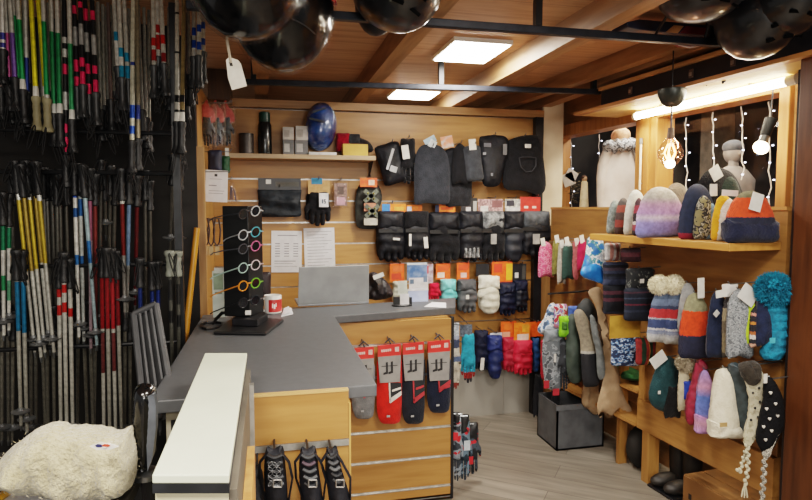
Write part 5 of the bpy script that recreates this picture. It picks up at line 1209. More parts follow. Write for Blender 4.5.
# turquoise hood
Yt = yw(770, 318, .09)
TQ = P('#117a9c', .85, 0, '#0b5a76', 40, 90, .6); TQF = P('#13809f', .95, 0, '#0b5d78', 60)
t = thing('fluffy_hood', 'turquoise quilted hood with fluffy top, rightmost in the upper hat row', 'hat', base_of((758, 281, 787, 360), Yt))
soft([(763, 300), (772, 294), (783, 300), (787, 320), (786, 345), (781, 358), (770, 361), (762, 356), (768, 335), (766, 315)], Yt, .09, TQ, 'quilted_body', t, 26, .2, creases=[(1.57, 8, .1)])
c = ay(774, 290, Yt-.01); furball(c, 14*c.length/600, TQF, 'fluffy_trim', t, 2600, 9); peg(Yt, 774, 284)
card((770, 338, 775, 343), Yt-.055, P('#4fb0c4', .6), 'patch', t, .002)
# ---- second row
hh('dark teal green hooded hat with white tag, leftmost in the lower hat row', (650, 357, 676, 411), .15, cloth('#1f3d42', '#173034'), None, .2, None, [(651, 354, 666, 365, .6)], .08, kind=[(662, 358), (671, 357), (679, 366), (680, 385), (676, 402), (668, 412), (655, 408), (649, 398), (652, 380)])
hh('black fur edged hat lying against the dark green one', (664, 385, 680, 418), .12, cloth('#17191c', '#0f1012', 60, 200, .8), None, th=.06, kind='drape')
card((658, 391, 660.5, 394), yw(662, 385, .15)-.05, TAGW, 'printed_mark', bpy.data.objects[[o for o in LABELS['dark teal green hooded hat with white tag, leftmost in the lower hat row']][0]], .002)
hh('cream hat with grey white pompom beside the dark green hood', (678, 368, 690, 411), .13, cloth('#b9b09a', '#a0967f'), None, .2, (686, 363, 9, P('#b9ae98', .95, 0, '#8f8470', 50)), (), .05, kind='hang')
hh('royal blue hat edge between cream pompom hat and maroon hat', (684, 381, 698, 400), .11, cloth('#2b45a3', '#1f3485'), None, th=.04, kind='pack', name='blue_hat')
hh('maroon red puffy quilted hat, left of the pastel beanie', (687, 362, 706, 424), .14, P('#8a1f38', .6, 0, '#6d162b', 40), None, th=.07, kind=[(699, 361), (706, 364), (706, 380), (698, 404), (696, 423), (688, 424), (686, 410), (691, 388)], wr=.35)
hh('pastel beanie fading from blue to pink with lilac cuff in the lower hat row', (696, 370, 714, 432), .15, bands([(0, '#b58fd0'), (.2, '#c99fc4'), (.35, '#6f7fd0'), (.6, '#5d79c9'), (.75, '#c98fb0'), (1, '#a98fd0')], .9, 1, 'Z', True), bands([(0, '#b98fd9'), (.6, '#d99fb9'), (1, '#c98fd0')], .9, 1, 'Z', True), .3, None, (), .07)
t = hh('cream white ribbed beanie with folded cuff and small tan patch, lower hat row', (711, 368, 738, 436), .17, P('#d6cfbd', .9, 0, '#c9c1ad', 30, 120, .5), P('#dcd5c4', .9, 0, '#cdc5b2', 30, 120, .5), .24, None, (), .1)
card((720, 423, 727, 426.5), yw(725, 400, .17)-.07, P('#a98a5c', .7), 'tan_patch', t, .003)
hh('grey blue puffy hat right of the cream beanie', (730, 364, 752, 432), .13, P('#3d4a50', .6, 0, '#2c363b', 30), None, th=.08, kind=[(730, 365), (738, 363), (746, 372), (750, 395), (753, 420), (750, 432), (741, 432), (738, 410), (734, 388)], wr=.4)
# two ear-flap hats with braids
def braid(pts, Y, r, mat, nm, t, tass=True):
    P3 = [ay(x, y, Y) for x, y in pts]; L = [0]
    for a_, b_ in zip(P3[:-1], P3[1:]): L.append(L[-1]+(b_-a_).length)
    mb = MB(); n = int(L[-1]/(r*1.5))
    for i in range(n+1):
        s_ = L[-1]*i/n; k = max(j for j in range(len(L)) if L[j] <= s_+1e-9); k = min(k, len(P3)-2)
        q = P3[k].lerp(P3[k+1], (s_-L[k])/max(L[k+1]-L[k], 1e-6)); sgn = 1 if i % 2 else -1
        mb.ell(q+Vector((sgn*r*.45, 0, 0)), (r*.85, r*.8, r*1.15), 8, 6, Matrix.Rotation(sgn*.6, 3, 'Y'))
    mb.build(nm, mat, t)
    if tass:
        q = P3[-1]; tm = MB()
        for i in range(9): tm.tube([q, q+Vector((math.cos(i)*r*.8, math.sin(i)*r*.8, -.025)), q+Vector((math.cos(i)*r*1.4, math.sin(i)*r*1.2, -.055))], r*.28, 5)
        tm.build('tassel', mat, t)
CRM = speckle('#b9b39d', ['#a39c84'], 50, .6); 
Yp = yw(756, 400, .14)
t = hat('ear_flap_hat', 'cream ear flap hat with dark dots and long cream braids, lower hat row', (742, 365, 766, 440), Yp, CRM, None, group='hats hung on the right display panel', th=.07, kind=[(743, 372), (750, 365), (758, 366), (764, 378), (764, 405), (760, 425), (752, 440), (748, 450), (744, 440), (748, 420), (750, 400)], wr=.1)
soft([(741, 366), (748, 361), (757, 362), (758, 376), (751, 386), (744, 378)], Yp-.01, .08, cloth('#3b3630', '#26221e'), 'dark_crown', t, 16)
dm = MB()
for x, y in ((755, 378), (759, 388), (753, 393), (760, 402), (755, 408), (751, 420), (758, 417)): dm.ell(ay(x, y, Yp-.034), (.006, .004, .006), 8, 6)
o = dm.build('dots', P('#2b2a2a', .8), t); o['kind'] = 'stuff'
braid([(747, 446), (743, 460), (740, 472), (738, 470)], Yp, .0085, CRM, 'braid', t, False); braid([(747, 445), (748, 460), (747, 475), (745, 484)], Yp-.02, .0095, CRM, 'braid', t); peg(Yp, 752, 366)
Yq = yw(772, 420, .15)
DK = P('#0d0e13', .85, 0, '#090a0d', 40, 100, .5, spec=.2)
t = hat('ear_flap_hat', 'black ear flap hat with white hearts and a mottled braid, rightmost lower hat', (756, 378, 783, 455), Yq, DK, None, group='hats hung on the right display panel', th=.07, kind=[(765, 380), (772, 378), (780, 392), (783, 408), (782, 425), (775, 440), (768, 453), (762, 452), (757, 440), (760, 420), (764, 400)], wr=.08)
hm = MB()
for x, y in ((771, 393), (776, 404), (767, 409), (778, 416), (770, 419), (764, 427), (772, 431), (766, 440)):
    c = ay(x, y, Yq-.036); s_ = .0065
    hm.prism([c+Vector((a_*s_, 0, b_*s_)) for a_, b_ in ((0, -1), (1, 0), (.9, .7), (.45, .85), (0, .4), (-.45, .85), (-.9, .7), (-1, 0))], (0, 0, 0), (0, .004, 0))
o = hm.build('hearts', P('#d3d0c9', .8), t, smooth=False); o['kind'] = 'stuff'
MOT = speckle('#9a9488', ['#3a3a3c', '#c9c3b5', '#55534f'], 120, .4)
soft([(783, 424), (779, 432), (773, 444), (768, 456), (763, 457), (766, 450), (773, 438), (779, 428)], Yq-.02, .03, MOT, 'mottled_trim', t, 20)
braid([(765, 454), (764, 470), (763, 486), (762, 497)], Yq-.02, .0105, MOT, 'braid', t); peg(Yq, 771, 380)
card((764, 374, 767, 383), Yq-.02, TAGW, 'price_tag', t, .002)
# ---- left part of the unit: headbands and folded tubes
def fd(lab, box, w, mat, name='folded_headband', th=.06, kind='pack', tags=(), rot=0, creases=None, grp='folded headbands hung left of the hats', cards=()):
    Y = yw((box[0]+box[2])/2, (box[1]+box[3])/2, w)
    t = thing(name, lab, 'headband', base_of(box, Y), grp)
    soft(kind, box, Y, th, mat, 'fabric', t, 22, .2, rot, creases=creases)
    for tb in tags: card(tb, Y-th*.6, TAGW, 'price_tag', t, .002)
    for cb, cm, mk in cards: card(cb, Y-th*.45, cm, 'header_card', t, .004, marks=mk)
    peg(Y, (box[0]+box[2])/2, box[1]+1); return t
def stripes(seed, pal, n=9):
    r_ = random.Random(seed); return bands([(i/n, r_.choice(pal)) for i in range(n)], .85, 1)
NPAL = ['#1d2434', '#232a3c', '#171c28', '#4a3f4c', '#38405a', '#141824']
fd('navy striped headband under white packs, upper left of the dark stack', (603, 262, 628, 287), .12, stripes(3, NPAL))
fd('navy striped folded headband, lower left of the dark stack', (603, 284, 626, 314), .13, stripes(5, NPAL+['#59303f']))
fd('dark folded beanie with a small white mark, upper right of the dark stack', (626, 268, 654, 292), .13, speckle('#1b1e22', ['#5c5f5c', '#2d3134'], 60, .6), tags=[(640, 279, 644, 283)])
fd('navy folded headband with fine red lines, lower right of the dark stack', (624, 288, 654, 321), .15, bands([(0, '#1a2233'), (.3, '#2c3549'), (.36, '#1a2233'), (.5, '#6b2d3d'), (.54, '#1a2233'), (.68, '#3b465c'), (.72, '#1a2233'), (.85, '#4a2a3a'), (.89, '#1a2233')], .85, 1))
fd('white and salmon striped packs hanging just under the shelf end', (605, 243, 620, 261), .12, bands([(0, '#b9b5b5'), (.2, '#b57f76'), (.4, '#c9c4c4'), (.55, '#a9736c'), (.75, '#cfcaca')], .8, 0, 'X'), 'striped_packet')
fd('flat dull pink packet hanging under the shelf beside the striped packs', (621, 248, 640, 262), .1, bands([(0, '#4a3038'), (.4, '#7a4a55'), (.7, '#5c4a55')], .8, 0), 'pink_packet')
fd('blue and white triangle patterned headband on a mustard header card', (611, 334, 640, 366), .14, speckle('#1d2c4a', ['#5d86b8', '#c3ccd6', '#2b4a7a'], 38, .5, .8, (1, 1, 1.6)), 'patterned_headband', .06, cards=[((610, 316, 640, 337), P('#b98f3a', .6, 0, '#a47c2c', 20), None)])
fd('red and dark green checked headband beside the mustard card', (636, 338, 655, 365), .12, bands([(0, '#8f2a2a'), (.2, '#23402f'), (.38, '#a3382f'), (.5, '#c98a3a'), (.55, '#23402f'), (.7, '#8f2a2a'), (.85, '#1d2a3a')], .85, 1, 'X'), 'checked_headband')
pg = aw(632, 382, -.02)
t = thing('green_box', 'green folded fabric lying on the low bench shelf at the left of the unit', 'fabric', rp(.35, -.08, .506))
MB().ell(rp(.36, -.08, .545), (.09, .22, .035), 16, 10, jit=.1).build('fabric', cloth('#22502a', '#173a1c'), t)
# ---- kids' things hung at the left end under the panel top
for lab, box, w, m, kd, nm in [
 ('pink patterned children\'s hat, leftmost of the small row under the window', (538, 242, 554, 277), .1, speckle('#c94a72', ['#e08aa3', '#a9335a'], 60, .5), 'hang', 'kids_hat'),
 ('olive green strip hat right of the pink one in the small row', (552, 239, 560, 276), .13, cloth('#7d7640', '#5f5a30'), 'hang', 'kids_hat'),
 ('grey and cream striped child scarf in the small row under the window', (557, 244, 566, 284), .16, bands([(0, '#b3aca0'), (.3, '#6b625a'), (.55, '#bdb7ab'), (.8, '#756c66')], .85, 1, 'X'), 'drape', 'kids_scarf'),
 ('dark green child hat with pale top in the small row', (562, 241, 574, 279), .14, bands([(0, '#2d4a44'), (.75, '#35544d'), (.86, '#c9c9c4')], .85, 1), 'hang', 'kids_hat'),
 ('dusty pink child mittens right of the dark green hat', (572, 242, 580, 280), .12, cloth('#a85a5c', '#8a4548'), 'mitten', 'kids_mittens'),
 ('crimson child hat right end of the small row, beside the blue bag', (577, 239, 588, 270), .11, cloth('#b0204a', '#8f183b'), 'hang', 'kids_hat')]:
    Y = yw((box[0]+box[2])/2, box[1]+15, w)+.0
    t = thing(nm, lab, 'kids clothing', base_of(box, Y), 'kids clothing hung at the left end of the display unit')
    soft(kd, box, Y, .05, m, 'fabric', t, 20, .25); card((box[0]+3, box[1]-4, box[0]+7, box[1]+4), Y-.02, TAGW, 'price_tag', t, .002, rot=.2); peg(Y, (box[0]+box[2])/2, box[1]+1)
Y = yw(594, 258, .2)
t = thing('printed_bag', 'white and blue printed plastic bag hanging in front of the small kids row', 'bag', base_of((581, 235, 606, 284), Y))
soft([(588, 238), (597, 235), (603, 240), (606, 262), (605, 283), (594, 281), (581, 275), (585, 256)], Y, .05, speckle('#b3bcc8', ['#e3e6ea', '#4f8f9a', '#2f6fc0'], 26, .45, .35), 'bag_body', t, 22, .3)
soft([(583, 268), (592, 262), (601, 266), (605, 283), (594, 281), (581, 275)], Y-.012, .05, P('#2f7fd0', .4, 0, '#2468b8', 20), 'blue_panel', t, 16, .2); peg(Y, 596, 237)
# ---- clothes on the arm below
def cl(lab, box, w, m, kind='hang', th=.07, name='jacket', extra=(), tags=(), cat='jacket', wr=.3, creases=None):
    bx = box; Y = yw((bx[0]+bx[2])/2, 330, w)
    t = thing(name, lab, cat, base_of(bx, Y), 'clothes hanging at the far right corner')
    soft(kind, bx, Y, th, m, 'fabric', t, 26, wr, creases=creases)
    for kd, b_, mm, nm, dy in extra: soft(kd, b_, Y+dy, th*.8, mm, nm, t, 18, .2)
    for tb in tags: card(tb, Y-th*.6, TAGW, 'price_tag', t, .002, rot=.15)
    return t, Y
rk = thing('clothes_arm', 'dark metal arm sticking out of the display unit above the hanging jackets', 'rail', aw(580, 292, .1))
q0 = rp(uw(aw(600, 290, .0))[0], .0, aw(600, 290, .0).z); q1 = ay(548, 294, q0.y-.02)
MB().tube([q0, q1], .006, 8).build('arm', BLACKM, rk)
BEI = P('#b0967a', .9, 0, '#957b5f', 9, 40, .3)
cl('beige suede coat with frilled hem hanging low behind the child jackets', (582, 378, 612, 418), .0, P('#a48b6e', .9, 0, '#8a7054', 10), [(586, 372), (600, 370), (606, 385), (613, 414), (607, 418), (602, 411), (595, 415), (588, 409), (582, 404), (583, 390)], .09, 'coat', cat='coat', creases=[(0, 5, .35)])
cl('long pale beige suede coat, rightmost of the hanging clothes', (588, 288, 632, 418), .07, BEI, [(588, 292), (596, 287), (602, 290), (605, 308), (609, 330), (612, 346), (618, 370), (625, 396), (632, 410), (626, 414), (618, 409), (612, 416), (605, 412), (600, 418), (597, 405), (603, 380), (602, 355), (599, 325), (595, 305)], .07, 'coat', cat='coat', creases=[(.1, 5, .35)])
cl('dark brown strip of lining hanging beside the long beige coat', (597, 305, 606, 350), .12, cloth('#4a3a2e', '#33271d'), 'hang', .04, 'dark_garment', cat='garment')
cl('black hooded jacket shoulders behind the beige topped child jacket', (577, 298, 598, 345), .13, P('#23282a', .7, 0, '#15181a', 14), [(580, 303), (586, 298), (593, 303), (598, 318), (598, 345), (578, 345), (576, 312)], .08, 'child_jacket')
cl('grey child jacket sleeve between the beige top and the long coat', (590, 315, 605, 380), .17, P('#73797b', .6, 0, '#5a6062', 20), [(590, 316), (595, 318), (599, 335), (604, 355), (605, 375), (600, 380), (597, 372), (596, 352), (592, 335)], .05, 'child_jacket')
cl('child jacket with beige top and black lower half', (574, 309, 599, 386), .2, bands([(0, '#1b1d24'), (.42, '#1f222b'), (.44, '#b7b3ac'), (.47, '#948a78'), (1, '#a49a85')], .75, 0), [(574, 312), (580, 309), (586, 315), (592, 328), (596, 345), (598, 365), (599, 384), (590, 387), (583, 384), (581, 360), (580, 340), (576, 325)], .06, 'child_jacket')
cl('dark green grey child jacket next to the lime green item', (566, 316, 582, 382), .22, P('#3a4640', .65, 0, '#28322d', 14), [(568, 318), (574, 314), (579, 325), (581, 345), (583, 365), (581, 381), (572, 383), (567, 372), (566, 345)], .07, 'child_jacket', wr=.45)
cl('bright blue folded item peeping out above the dark green jacket', (568, 306, 578, 322), .21, P('#3f5fae', .6, 0, '#2f4a90', 30), 'pack', .04, 'blue_garment', cat='garment')
cl('lime green round cap hung above the dark green jacket', (559, 316, 571, 337), .27, P('#7cc41e', .6, 0, '#62a015', 30), 'pack', .05, 'lime_cap', cat='cap', extra=[('pack', (562, 322, 567, 330), P('#3d6a1a', .7), 'dark_logo', -.02)])
cl('black gloves with red trim under the lime cap', (558, 340, 571, 390), .26, speckle('#23272d', ['#454a52', '#a8262e'], 16, .6), 'glove2', .05, 'ski_gloves', cat='gloves')
t, Y = cl('long grey patterned ski glove with red edging at the front of the hanging clothes', (542, 328, 569, 394), .3, speckle('#5f656b', ['#83898f', '#3f444a'], 26, .5), [(544, 336), (553, 329), (563, 333), (567, 348), (570, 362), (566, 372), (563, 370), (562, 385), (557, 394), (552, 390), (547, 388), (544, 378), (542, 355)], .07, 'ski_glove', cat='glove', wr=.4, extra=[('pack', (544, 329, 563, 343), P('#858d94', .6, 0, '#555c63', 20), 'cuff', -.01)])
for b_ in ((544, 381, 549, 388), (553, 389, 559, 395), (563, 357, 568, 369)): card(b_, Y-.035, P('#b02835', .7), 'red_edging', t, .004)
card((554, 354, 556, 362), Y-.04, TAGW, 'printed_mark', t, .003)
t, Y = cl('white and blue crumpled packaging hanging above the grey glove', (538, 304, 558, 336), .32, speckle('#9aa5b2', ['#cfd4d8', '#4f6f98', '#39485c'], 24, .45), [(549, 305), (555, 304), (557, 318), (558, 331), (549, 336), (539, 333), (538, 327), (544, 318)], .05, 'glove_packaging', cat='packaging', wr=.5)
cl('red and white header cards hanging beside the crumpled packaging', (554, 304, 567, 328), .29, speckle('#a8626e', ['#7a6fa8', '#cfc9c6', '#a02c3c'], 26, .42), 'pack', .03, 'header_cards', cat='cards')
cl('red glove edge hanging just right of the black upright', (540, 340, 547, 380), .24, P('#b8263a', .6, 0, '#96202f', 20), 'mitten', .05, 'red_glove', cat='glove')
cl('black trousers hanging low in front of the black upright', (533, 374, 544, 417), .22, BLKC, 'drape', .05, 'black_trousers', cat='trousers')
cl('black trouser leg hanging left of the storage crate', (550, 388, 561, 424), .2, BLKC, 'drape', .05, 'black_trousers', cat='trousers')
# crate under the clothes, things under the unit
c0 = aw(578, 430, .12)
t = thing('storage_crate', 'grey plastic crate on the floor under the hanging clothes', 'crate', (1.93, 3.55, 0))
CRG = P('#55585c', .5, 0, '#47494d', 12)
a = az(557, 434, .0); bq = az(602, 434, 0)
x0_, x1_, y0_ = a.x, bq.x-.02, 3.42
x0_ = ay(557, 420, y0_).x; x1_ = ay(604, 420, y0_).x; zc = ay(580, 404, y0_).z
cb = MB(); cb.box(x0_, x1_, y0_, y0_+.28, .0, .012); 
for p in ((x0_, x1_, y0_, y0_+.01), (x0_, x1_, y0_+.27, y0_+.28), (x0_, x0_+.01, y0_, y0_+.28), (x1_-.01, x1_, y0_, y0_+.28)): cb.box(p[0], p[1], p[2], p[3], 0, zc)
cb.build('shell', CRG, t, smooth=False)
MB().box(x0_-.012, x1_+.012, y0_-.012, y0_-.0005, zc-.03, zc+.004).build('rim', P('#63666a', .5), t, smooth=False)
# cardboard box
u0, w0 = uw(az(685, 486, 0)); ua = uw(aw(685, 470, .02))[0]; ub = uw(aw(744, 495, .02))[0]
zt_ = .18
t = thing('cardboard_box', 'brown cardboard box on the floor under the right display unit', 'box', rp((ua+ub)/2, -.1, 0))
MB().rbox(ub-.1, ua, -.2, .03, 0, zt_).build('carton', P('#765028', .7, 0, '#664420', 6), t, smooth=False, bevel=.003)
MB().rbox(ub-.1, ua-.004, -.195, -.09, zt_+.0005, zt_+.004).rbox(ub-.1, ua-.004, -.086, .026, zt_+.0005, zt_+.004).build('flap', P('#815a30', .7), t, smooth=False)
MB().rbox(ua-.06, ua-.04, .0303, .031, .07, .10).build('hand_hole', P('#1c130c', .8), t, smooth=False)
MB().rbox(ub-.02, ub+.05, .0303, .031, .02, .07).build('white_label', TAGW, t, smooth=False)
for i, (uu, lab) in enumerate([(-.10, 'dark ankle boot standing under the unit just right of the wooden leg'), (-.20, 'dark ankle boot standing under the unit beside the cardboard box')]):
    t = thing('ankle_boot', lab, 'boot', rp(uu, -.1, 0))
    B_ = P('#26221f', .5, 0, '#1a1715', 20)
    MB().tube([rp(uu, -.15, .012), rp(uu, -.14, .1), rp(uu, -.14, .24)], [.05, .047, .052], 14).ell(rp(uu, -.06, .045), (.1, .045, .04), 14, 10).build('upper', B_, t)
    MB().rbox(uu-.048, uu+.048, -.2, .03, 0, .014).build('sole', BLACK, t, smooth=False, bevel=.004)
t = thing('dark_bag', 'dark bag slumped under the low bench at the left end of the unit', 'bag', rp(.16, -.08, 0))
MB().ell(rp(.155, -.1, .13), (.1, .07, .13), 18, 12, jit=.08).build('body', P('#191817', .7, 0, '#100f0f', 12), t); MB().tube([rp(.13, -.08, .25), rp(.14, -.08, .285), rp(.18, -.08, .285), rp(.19, -.08, .25)], .008, 6).build('handle', BLACK, t)
# =================================================================== WINDOW DISPLAY
t_ = -.47
pts = [(607, 208), (605, 185), (604, 165), (608, 150), (616, 142), (626, 139), (634, 146), (639, 160), (641, 185), (641, 208)]
Yw = aw(622, 180, -.50).y
base = aw(618, 209, -.50)
t = thing('display_mannequin', 'white child mannequin in pale jacket and patterned scarf inside the left window', 'mannequin', Vector((base.x, base.y, zB-.005)))
zs_ = [(zB-.004, 23), (ay(622, 208, Yw).z, 21), (ay(622, 185, Yw).z, 20.5), (ay(622, 165, Yw).z, 19), (ay(622, 152, Yw).z, 15.5), (ay(622, 144, Yw).z, 11)]
k = (base-EYE).length/600
MB().lathe([(r_*k, z) for z, r_ in zs_]+[(.001, zs_[-1][0]+.01)], (base.x, base.y, 0), 24, sx=.98, sy=.62).build('jacket', P('#e6ddd3', .75, 0, '#d8ccc0', 8, 14, .35), t)
for sx, px in ((-1, 606), (1, 640)):
    A_ = ay(618+sx*10, 152, Yw+.02); B_ = ay(618+sx*16, 178, Yw+.03); C_ = ay(618+sx*16, 207, Yw+.03); C_.z = max(C_.z, zB+.02)
    MB().tube([A_, A_.lerp(B_, .5)+Vector((sx*.008, 0, 0)), B_, C_], [5*k, 5.6*k, 5*k, 4.4*k], 12).build('sleeve', P('#e2d8cd', .75, 0, '#d2c6b9', 8, 14, .35), t)
hc = ay(621, 138, Yw)
MB().ell(hc+Vector((0, 0, -.01)), (8*k, 8*k, 10*k), 18, 12).build('head', P('#cfc5b8', .6), t)
MB().ell(hc+Vector((.0, 0, .012)), (8.6*k, 8.6*k, 8*k), 18, 12, jit=.08).build('hat', P('#c99a78', .9, 0, '#a97f60', 40), t)
n = 20; sc_ = [ay(620, 146, Yw)+Vector((math.cos(2*PI*i/n)*11*k, math.sin(2*PI*i/n)*8.5*k, .012*math.sin(3*i)+.012*math.cos(2*PI*i/n))) for i in range(n+1)]
SCF = speckle('#8f9294', ['#c3c6c8', '#55585c'], 60, .42)
MB().tube(sc_, 5.4*k, 10, False).build('scarf', SCF, t)
MB().tube([ay(630, 148, Yw)+Vector((0, -.07, 0)), ay(633, 158, Yw)+Vector((0, -.08, 0)), ay(634, 170, Yw)+Vector((0, -.08, 0))], [3.4*k, 4*k, 3*k], 8, flat=.5).build('scarf_end', SCF, t)
# bust modelled in place of a mannequin reflection in the right pane
Yb = aw(732, 160, -.5).y; bb_ = aw(732, 200, -.5); k2 = (bb_-EYE).length/600
t = thing('reflected_bust', 'grey white mannequin bust with a cap, modelled for a reflection in the right window', 'mannequin', Vector((bb_.x, bb_.y, zB-.004)))
BU = P('#86807c', .7, 0, '#6f6a67', 10); 
MB().lathe([(17*k2, zB-.004), (20*k2, ay(732, 195, Yb).z), (21*k2, ay(732, 180, Yb).z), (13*k2, ay(732, 170, Yb).z), (5*k2, ay(732, 166, Yb).z), (4.5*k2, ay(732, 161, Yb).z), (.001, ay(732, 160, Yb).z)], (bb_.x, bb_.y, 0), 20, sy=.6).build('torso', BU, t)
hc = ay(733, 153, Yb)
MB().ell(hc, (7.5*k2, 8*k2, 9.5*k2), 18, 12).ell(hc+Vector((0, -8*k2, -.005)), (1.4*k2, 1.8*k2, 2*k2), 8, 6).build('head', BU, t)
MB().ell(hc+Vector((0, 0, 5*k2)), (8.6*k2, 9*k2, 6.5*k2), 18, 10).build('cap', P('#5d6066', .8, 0, '#4b4e54', 30), t)
# bouquet and figurine on the sill
Yv = aw(573, 190, -.40).y
def on_sill(px, py, w=-.40):
    p = aw(px, py, w); return Vector((p.x, p.y, zB-.004))
p = on_sill(572, 205)
t = thing('dried_bouquet', 'dark dried bouquet with white cards at the left end of the window sill', 'bouquet', p)
MB().lathe([(.03, zB-.004), (.04, zB+.08), (.035, zB+.1)], (p.x, p.y, 0), 14).build('pot', P('#3a2f28', .6), t)
rnd = random.Random(5); lf = MB()
for i in range(150):
    c = ay(572+rnd.gauss(0, 4.2), 190+rnd.gauss(0, 8), Yv+rnd.uniform(-.05, .05)); R = Matrix.Rotation(rnd.random()*6, 3, 'Z') @ Matrix.Rotation(rnd.random()*6, 3, 'X')
    lf.add([c+R @ Vector(q) for q in ((-.018, 0, 0), (0, .007, .004), (.018, 0, 0), (0, -.007, .004))], [(0, 1, 2, 3)])
o = lf.build('leaves', P('#7a6c54', .8, 0, '#453f31', 60), t, smooth=False); o['kind'] = 'stuff'
MB().tube([Vector((p.x, p.y, zB+.09)), ay(572, 186, Yv)], .006, 6).build('stem', P('#3d3022', .8), t)
for (b_, r_) in (((563, 173, 574, 186), .35), ((566, 170, 577, 180), -.5)): card(b_, Yv-.06, P('#c9bfb4', .6), 'white_card', t, .002, r_)
p = on_sill(584, 205); k3 = (p-EYE).length/600; zt_ = ay(584, 181, p.y).z
t = thing('figurine', 'small cream robed figurine with brown hair on the sill beside the bouquet', 'figurine', p)
MB().lathe([(6*k3, zB-.004), (5*k3, zB+.06), (3*k3, zt_-.01), (2*k3, zt_), (.001, zt_+.002)], (p.x, p.y, 0), 16).build('robe', P('#d0bf9d', .6, 0, '#bba983', 20), t)
MB().ell((p.x, p.y, zt_+.015), (2.6*k3, 2.6*k3, 3*k3), 12, 8).build('head', P('#b08a68', .6), t)
MB().ell((p.x, p.y+.006, zt_+.022), (3*k3, 2.9*k3, 3*k3), 12, 8, jit=.2).build('hair', P('#4a3222', .8), t)
# string light strands
WIRE = P('#b9b4ac', .5, 0, '#a39e96', 40); LED = emit('#dfe4ff', 6, 'led')
for i, (x, lab, y1) in enumerate([(571, 'white light strand at the left edge of the left window', 208), (599, 'white light strand beside the mannequin in the left window', 208), (668, 'white light strand at the left edge of the right window', 205), (686, 'white light strand just right of the amber lamp in the right window', 200), (713, 'white light strand in the middle of the right window', 190), (742, 'white light strand left of the glowing bulb in the right window', 180), (769, 'white light strand right of the glowing bulb in the right window', 205)]):
    top_ = aw(x, 128 if x < 640 else 108, -.38); top_.z = zT-.002; p1 = aw(x+1, y1, -.38); uu, _w = uw(top_)
    t = thing('light_strand', lab, 'string lights', p1, 'icicle light strands in the windows')
    n = 12; pts = [top_.lerp(p1, j/n)+Vector((.006*math.sin(j*2.1+i), .006*math.cos(j*1.7+i), 0)) for j in range(n+1)]
    MB().tube(pts, .0028 if x < 640 else .0036, 5).build('wire', WIRE, t)
    lm = MB()
    for j in range(1, n, 2): 
        q = pts[j]+Vector((.012*(1 if j % 4 == 1 else -1), -.01, -.004)); lm.ell(q, (.006, .005, .003), 8, 6); 
    o = lm.build('led_lamps', LED, t); o['kind'] = 'stuff'
# pendant lamps
pc = ay(672, 98, aw(672, 98, .17).y)
k4 = (pc-EYE).length/600
t = thing('pendant_lamp', 'dark domed pendant with a glowing amber glass bulb in front of the right window', 'lamp', pc-Vector((0, 0, .3)))
MB().lathe([(.001, -8*k4), (5*k4, -7.5*k4), (9.5*k4, -3.5*k4), (12*k4, 3*k4), (12.2*k4, 7*k4), (11*k4, 8*k4), (.001, 8*k4)], pc, 24).build('canopy', P('#3a3d3a', .35, .5, '#2c2f2d', 20), t)
bc = ay(674, 153, pc.y)
MB().tube([pc+Vector((0, 0, 7.5*k4)), Vector((pc.x, pc.y, 2.309))], .003, 6).build('hanging_wire', BLACK, t)
MB().tube([pc-Vector((0, 0, 7*k4)), Vector((pc.x, pc.y, ay(674, 133, pc.y).z))], .004, 6).build('cord', BLACK, t)
MB().tube([Vector((pc.x, pc.y, ay(674, 139, pc.y).z)), Vector((pc.x, pc.y, ay(674, 128, pc.y).z))], [3.4*k4, 2.6*k4], 12).build('socket', P('#4a3a30', .4, .5), t)
MB().lathe([(.001, -12*k4), (6*k4, -10.5*k4), (10.5*k4, -4*k4), (11*k4, 2*k4), (8*k4, 8*k4), (3.4*k4, 13*k4)], Vector((pc.x, pc.y, bc.z)), 20).build('glass_globe', film((1, .72, .6), .35, .05, 0), t)
fm_ = MB()
for j in range(5):
    a_ = j*1.26; fm_.tube([Vector((pc.x+math.cos(a_)*2*k4, pc.y+math.sin(a_)*2*k4, bc.z+8*k4)), Vector((pc.x+math.cos(a_)*5*k4, pc.y+math.sin(a_)*5*k4, bc.z)), Vector((pc.x+math.cos(a_+.6)*2*k4, pc.y+math.sin(a_+.6)*2*k4, bc.z-7*k4))], .004, 5)
fm_.build('filament', emit('#ff9a5c', 14, 'filament'), t)
MB().ell(Vector((pc.x, pc.y, ay(674, 164, pc.y).z)), (4.5*k4, 4.5*k4, 4*k4), 14, 10).build('lower_glow', emit('#ffe6cf', 14, 'bulb'), t)
sx_, sy0 = 765, 147
sp_ = aw(763, 147, -.1); k5 = (sp_-EYE).length/600; ys_ = sp_.y
t = thing('pendant_lamp', 'bright bare bulb in a slanting black socket near the right post', 'lamp', sp_)
MB().ell(ay(761, 147.5, ys_), (6.5*k5, 5.5*k5, 5.5*k5), 18, 12, Matrix.Rotation(.35, 3, 'Y')).build('bulb', emit('#ffe3b5', 20, 'bulb'), t)
MB().tube([ay(765, 136, ys_), ay(771, 119, ys_)], [4*k5, 5*k5], 14).build('socket', P('#0c0d0f', .7, 0, '#08090a', 20, spec=.2), t)
MB().tube([ay(762, 143, ys_), ay(765, 136, ys_)], [3.4*k5, 3.6*k5], 12).build('neck', STEEL, t)
q = ay(771, 119, ys_); MB().tube([q, Vector((q.x+.005, q.y, zf0-.019))], .004, 6).build('cord', BLACK, t)
